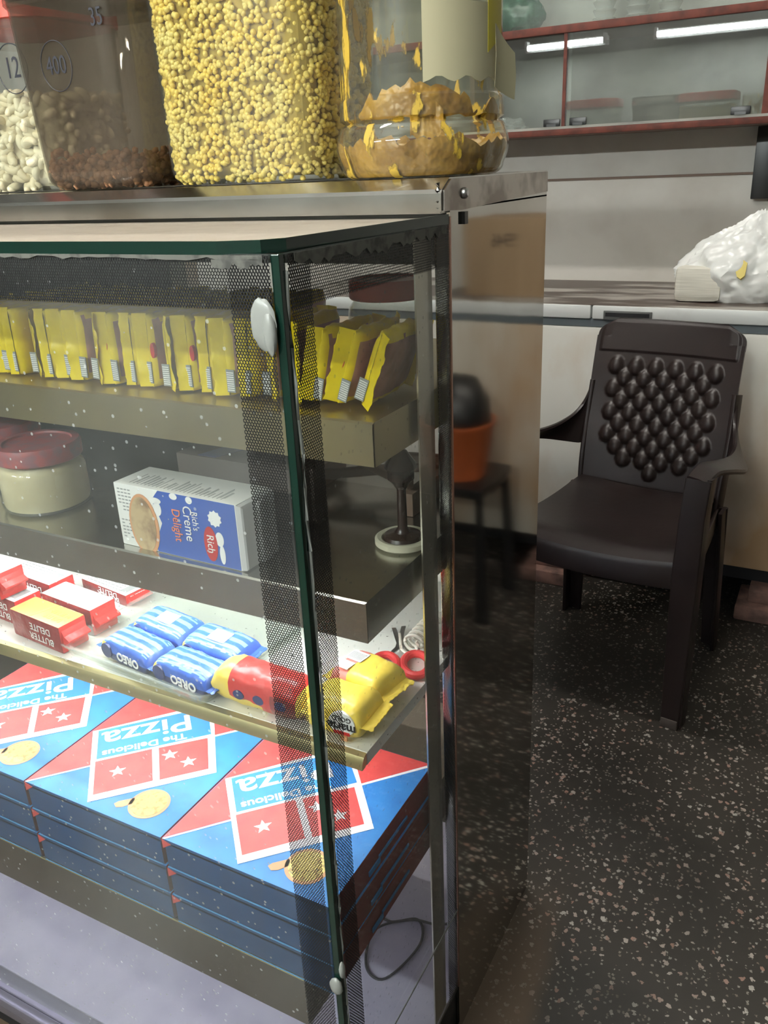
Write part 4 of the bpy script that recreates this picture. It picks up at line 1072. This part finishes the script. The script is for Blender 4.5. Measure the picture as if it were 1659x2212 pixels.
# seat shell
bm = BM(); nx, ny = 16, 14; rows = []
for j in range(ny+1):
    t = j/ny; y = -.245+.43*t; hw = .232-.045*t; row = []
    for i in range(nx+1):
        s = -1+2*i/nx
        yy = y+(.022*s*s if t < .3 else 0)*(1-t/.3)
        z = .447+.010*s*s-.016*math.sin(PI*min(1, t*1.1))-(.018*(1-t/.15)**2 if t < .15 else 0)
        row.append((s*hw, yy, z))
    rows.append(row)
loft(bm, [r+[(p[0], p[1], p[2]-.008) for p in reversed(r)] for r in rows])
obj('seat', bm, 'chair_brown', ch)
bm = BM(); n = 20; rings = []
for i in range(n+1):
    s = -1+2*i/n; x = s*.236; y = -.250+.022*s*s; zt = .432+.012*s*s; zb = .372+.004*s*s
    rings.append([(x, y, zt), (x, y-.006, zt-.012), (x, y-.004, zb), (x, y+.004, zb), (x, y+.006, zt-.004)])
loft(bm, rings); obj('apron', bm, 'chair_brown', ch)
for sgn in (-1, 1):
    bm = BM(); sweep_rect(bm, [(sgn*.236, -.22, .405), (sgn*.222, 0, .40), (sgn*.195, .19, .40)], .055, .010, (0, 0, 1)); obj('side_rail', bm, 'chair_brown', ch)
# backrest with raised beads
def back_pt(u, v):
    """u -1..1 across, v 0..1 up"""
    hw = .192+.004*math.sin(v*PI)+.006*v-.05*max(0, (v-.93)/.07)**3*.3
    x = u*hw; y = .175+.105*v**1.15+.018*(1-u*u)-.016*v*(1-u*u)*0
    z = .425+.465*v-.02*max(0, abs(u)-.8)/.2*(v > .9)
    return Vector((x, y, z))
bm = BM(); nu, nv = 96, 128; grid = []
def bead(u, v):
    x = u*.2; z = v*.465
    px, pz = .054, .062
    best = 0
    for off in (0, .5):
        a = (x/px+off) % 1-.5; c = (z/pz/1.0+off) % 1-.5
        cx = x-a*px; cz = z-c*pz
        cu, cv = cx/.2, cz/.465
        if abs(cu) > .74 or cv < .13+.05*abs(cu) or cv > .765: continue
        if abs(cu) > .62 and (cv < .2): continue
        d = abs(a)*2+abs(c)*2
        r = math.sqrt((a/(.37-.10*c))**2+(c/.40)**2)
        if r < 1: best = max(best, (1-r*r)**.6*.013)
    return best
for j in range(nv+1):
    row = []
    for i in range(nu+1):
        u = -1+2*i/nu; v = j/nv; p = back_pt(u, v); d = bead(u, v)
        if .82 < v < .985 and abs(u) < .93: d += .004
        p.y -= d; row.append(p)
    grid.append(row)
loft(bm, [r+[Vector((p.x, back_pt(-1+2*i/nu, j/nv).y+.007, p.z)) for i, p in reversed(list(enumerate(r)))] for j, r in enumerate(grid)])
obj('backrest', bm, 'chair_brown', ch, auto=70)
for sgn in (-1, 1):
    # arm: from back edge, sweeping out and forward, down into the front leg
    A = catmull([(.196, .250, .750), (.201, .232, .69), (.214, .195, .645), (.232, .13, .622), (.243, .04, .622), (.242, -.08, .645), (.232, -.17, .662), (.228, -.236, .652)], 6)
    Bq = catmull([(.197, .205, .545), (.215, .185, .548), (.245, .15, .560), (.275, .09, .580), (.296, .0, .602), (.292, -.10, .632), (.282, -.18, .650), (.276, -.236, .640)], 6)
    rings = []
    for i, (p, q_) in enumerate(zip(A, Bq)):
        nx_ = A[min(i+1, len(A)-1)]-A[max(i-1, 0)]; nrm = nx_.cross(q_-p).normalized()*.0055
        m_ = (p+q_)/2+nrm*.4
        ring = [p+nrm*.2, p*.93+q_*.07+nrm, m_+nrm, q_*.93+p*.07+nrm, q_+nrm*.2, q_-nrm*.9, q_*.9+p*.1-nrm*.6, m_-nrm*.6, p*.9+q_*.1-nrm*.6, p-nrm*.9]
        rings.append([Vector((sgn*v.x, v.y, v.z)) for v in ring])
    bm = BM(); loft(bm, rings); obj('arm', bm, 'chair_brown', ch)
    bm = BM(); P = catmull([(sgn*.197, .25, .72), (sgn*.200, .225, .60), (sgn*.198, .20, .50), (sgn*.195, .19, .42)], 4)
    sweep_rect(bm, P, .035, .014, (.25*sgn, 1, 0)); obj('back_post', bm, 'chair_brown', ch)
    # front leg: broad L-shaped plank from arm to floor
    bm = BM(); P = [(sgn*.254, -.232, .65), (sgn*.250, -.240, .56), (sgn*.247, -.238, .42), (sgn*.245, -.232, .2), (sgn*.243, -.228, .0)]
    sweep_rect(bm, P, [.056, .056, .060, .052, .044], .012, (1, 0, 0))
    P2 = [(p[0]+sgn*.022, p[1]+.022, p[2]) for p in P]
    sweep_rect(bm, P2, [.042, .05, .056, .048, .04], .010, (0, 1, 0)); obj('leg', bm, 'chair_brown', ch)
    bm = BM(); box(bm, sgn*.243-.020, sgn*.243+.020, -.238, -.232, .001, .026, bev=.002); obj('leg_scuff', bm, 'chair_light', ch)
    bm = BM(); P = [(sgn*.195, .185, .43), (sgn*.200, .20, .25), (sgn*.205, .215, 0)]
    sweep_rect(bm, P, [.055, .048, .040], .012, (1, 0, 0)); sweep_rect(bm, [(p[0]+sgn*.02, p[1]-.02, p[2]) for p in P], [.05, .045, .04], .010, (0, 1, 0)); obj('leg', bm, 'chair_brown', ch)

# ---------------------------------------------------------------- things seen only in the steel panel's reflection
t = thing('cardboard_box', (.20, 2.72, .9064), 'brown cardboard box on the freezer, seen reflected in the steel panel', 'box')
bm = BM(); box(bm, -.135, .135, -.12, .16, 0, .235, bev=.002); obj('box_body', bm, 'cardboard', t)
text('handwriting', '946', .06, 'cardboard_ink', t, plane_T((0, -.1206, .17), (1, 0, 0), (0, 0, 1)))
t = thing('plastic_stool', (.20, 2.24, 0), 'black square stool under the orange tub, beside the chair', 'stool')
bm = BM(); box(bm, -.13, .13, -.13, .13, .40, .43, bev=.006); obj('seat', bm, 'black_plastic', t)
for sx in (-1, 1):
    for sy in (-1, 1):
        bm = BM(); sweep_rect(bm, [(sx*.11, sy*.11, .40), (sx*.125, sy*.125, 0)], .035, .02, (1, 0, 0)); obj('leg', bm, 'black_plastic', t)
t = thing('plastic_tub', (.20, 2.24, .4303), 'orange plastic tub on the black stool, seen reflected in the steel panel', 'tub')
bm = BM(); lathe(bm, [(.085, 0), (.110, .15), (.117, .16), (.117, .17), (.105, .17), (.082, .01)], 40); obj('tub_body', bm, 'orange_plastic', t)
bm = BM(); lathe(bm, [(.08, .11), (.10, .165), (.09, .23), (.05, .29), (.001, .31)], 32); obj('tub_filling', bm, 'black_plastic', t)
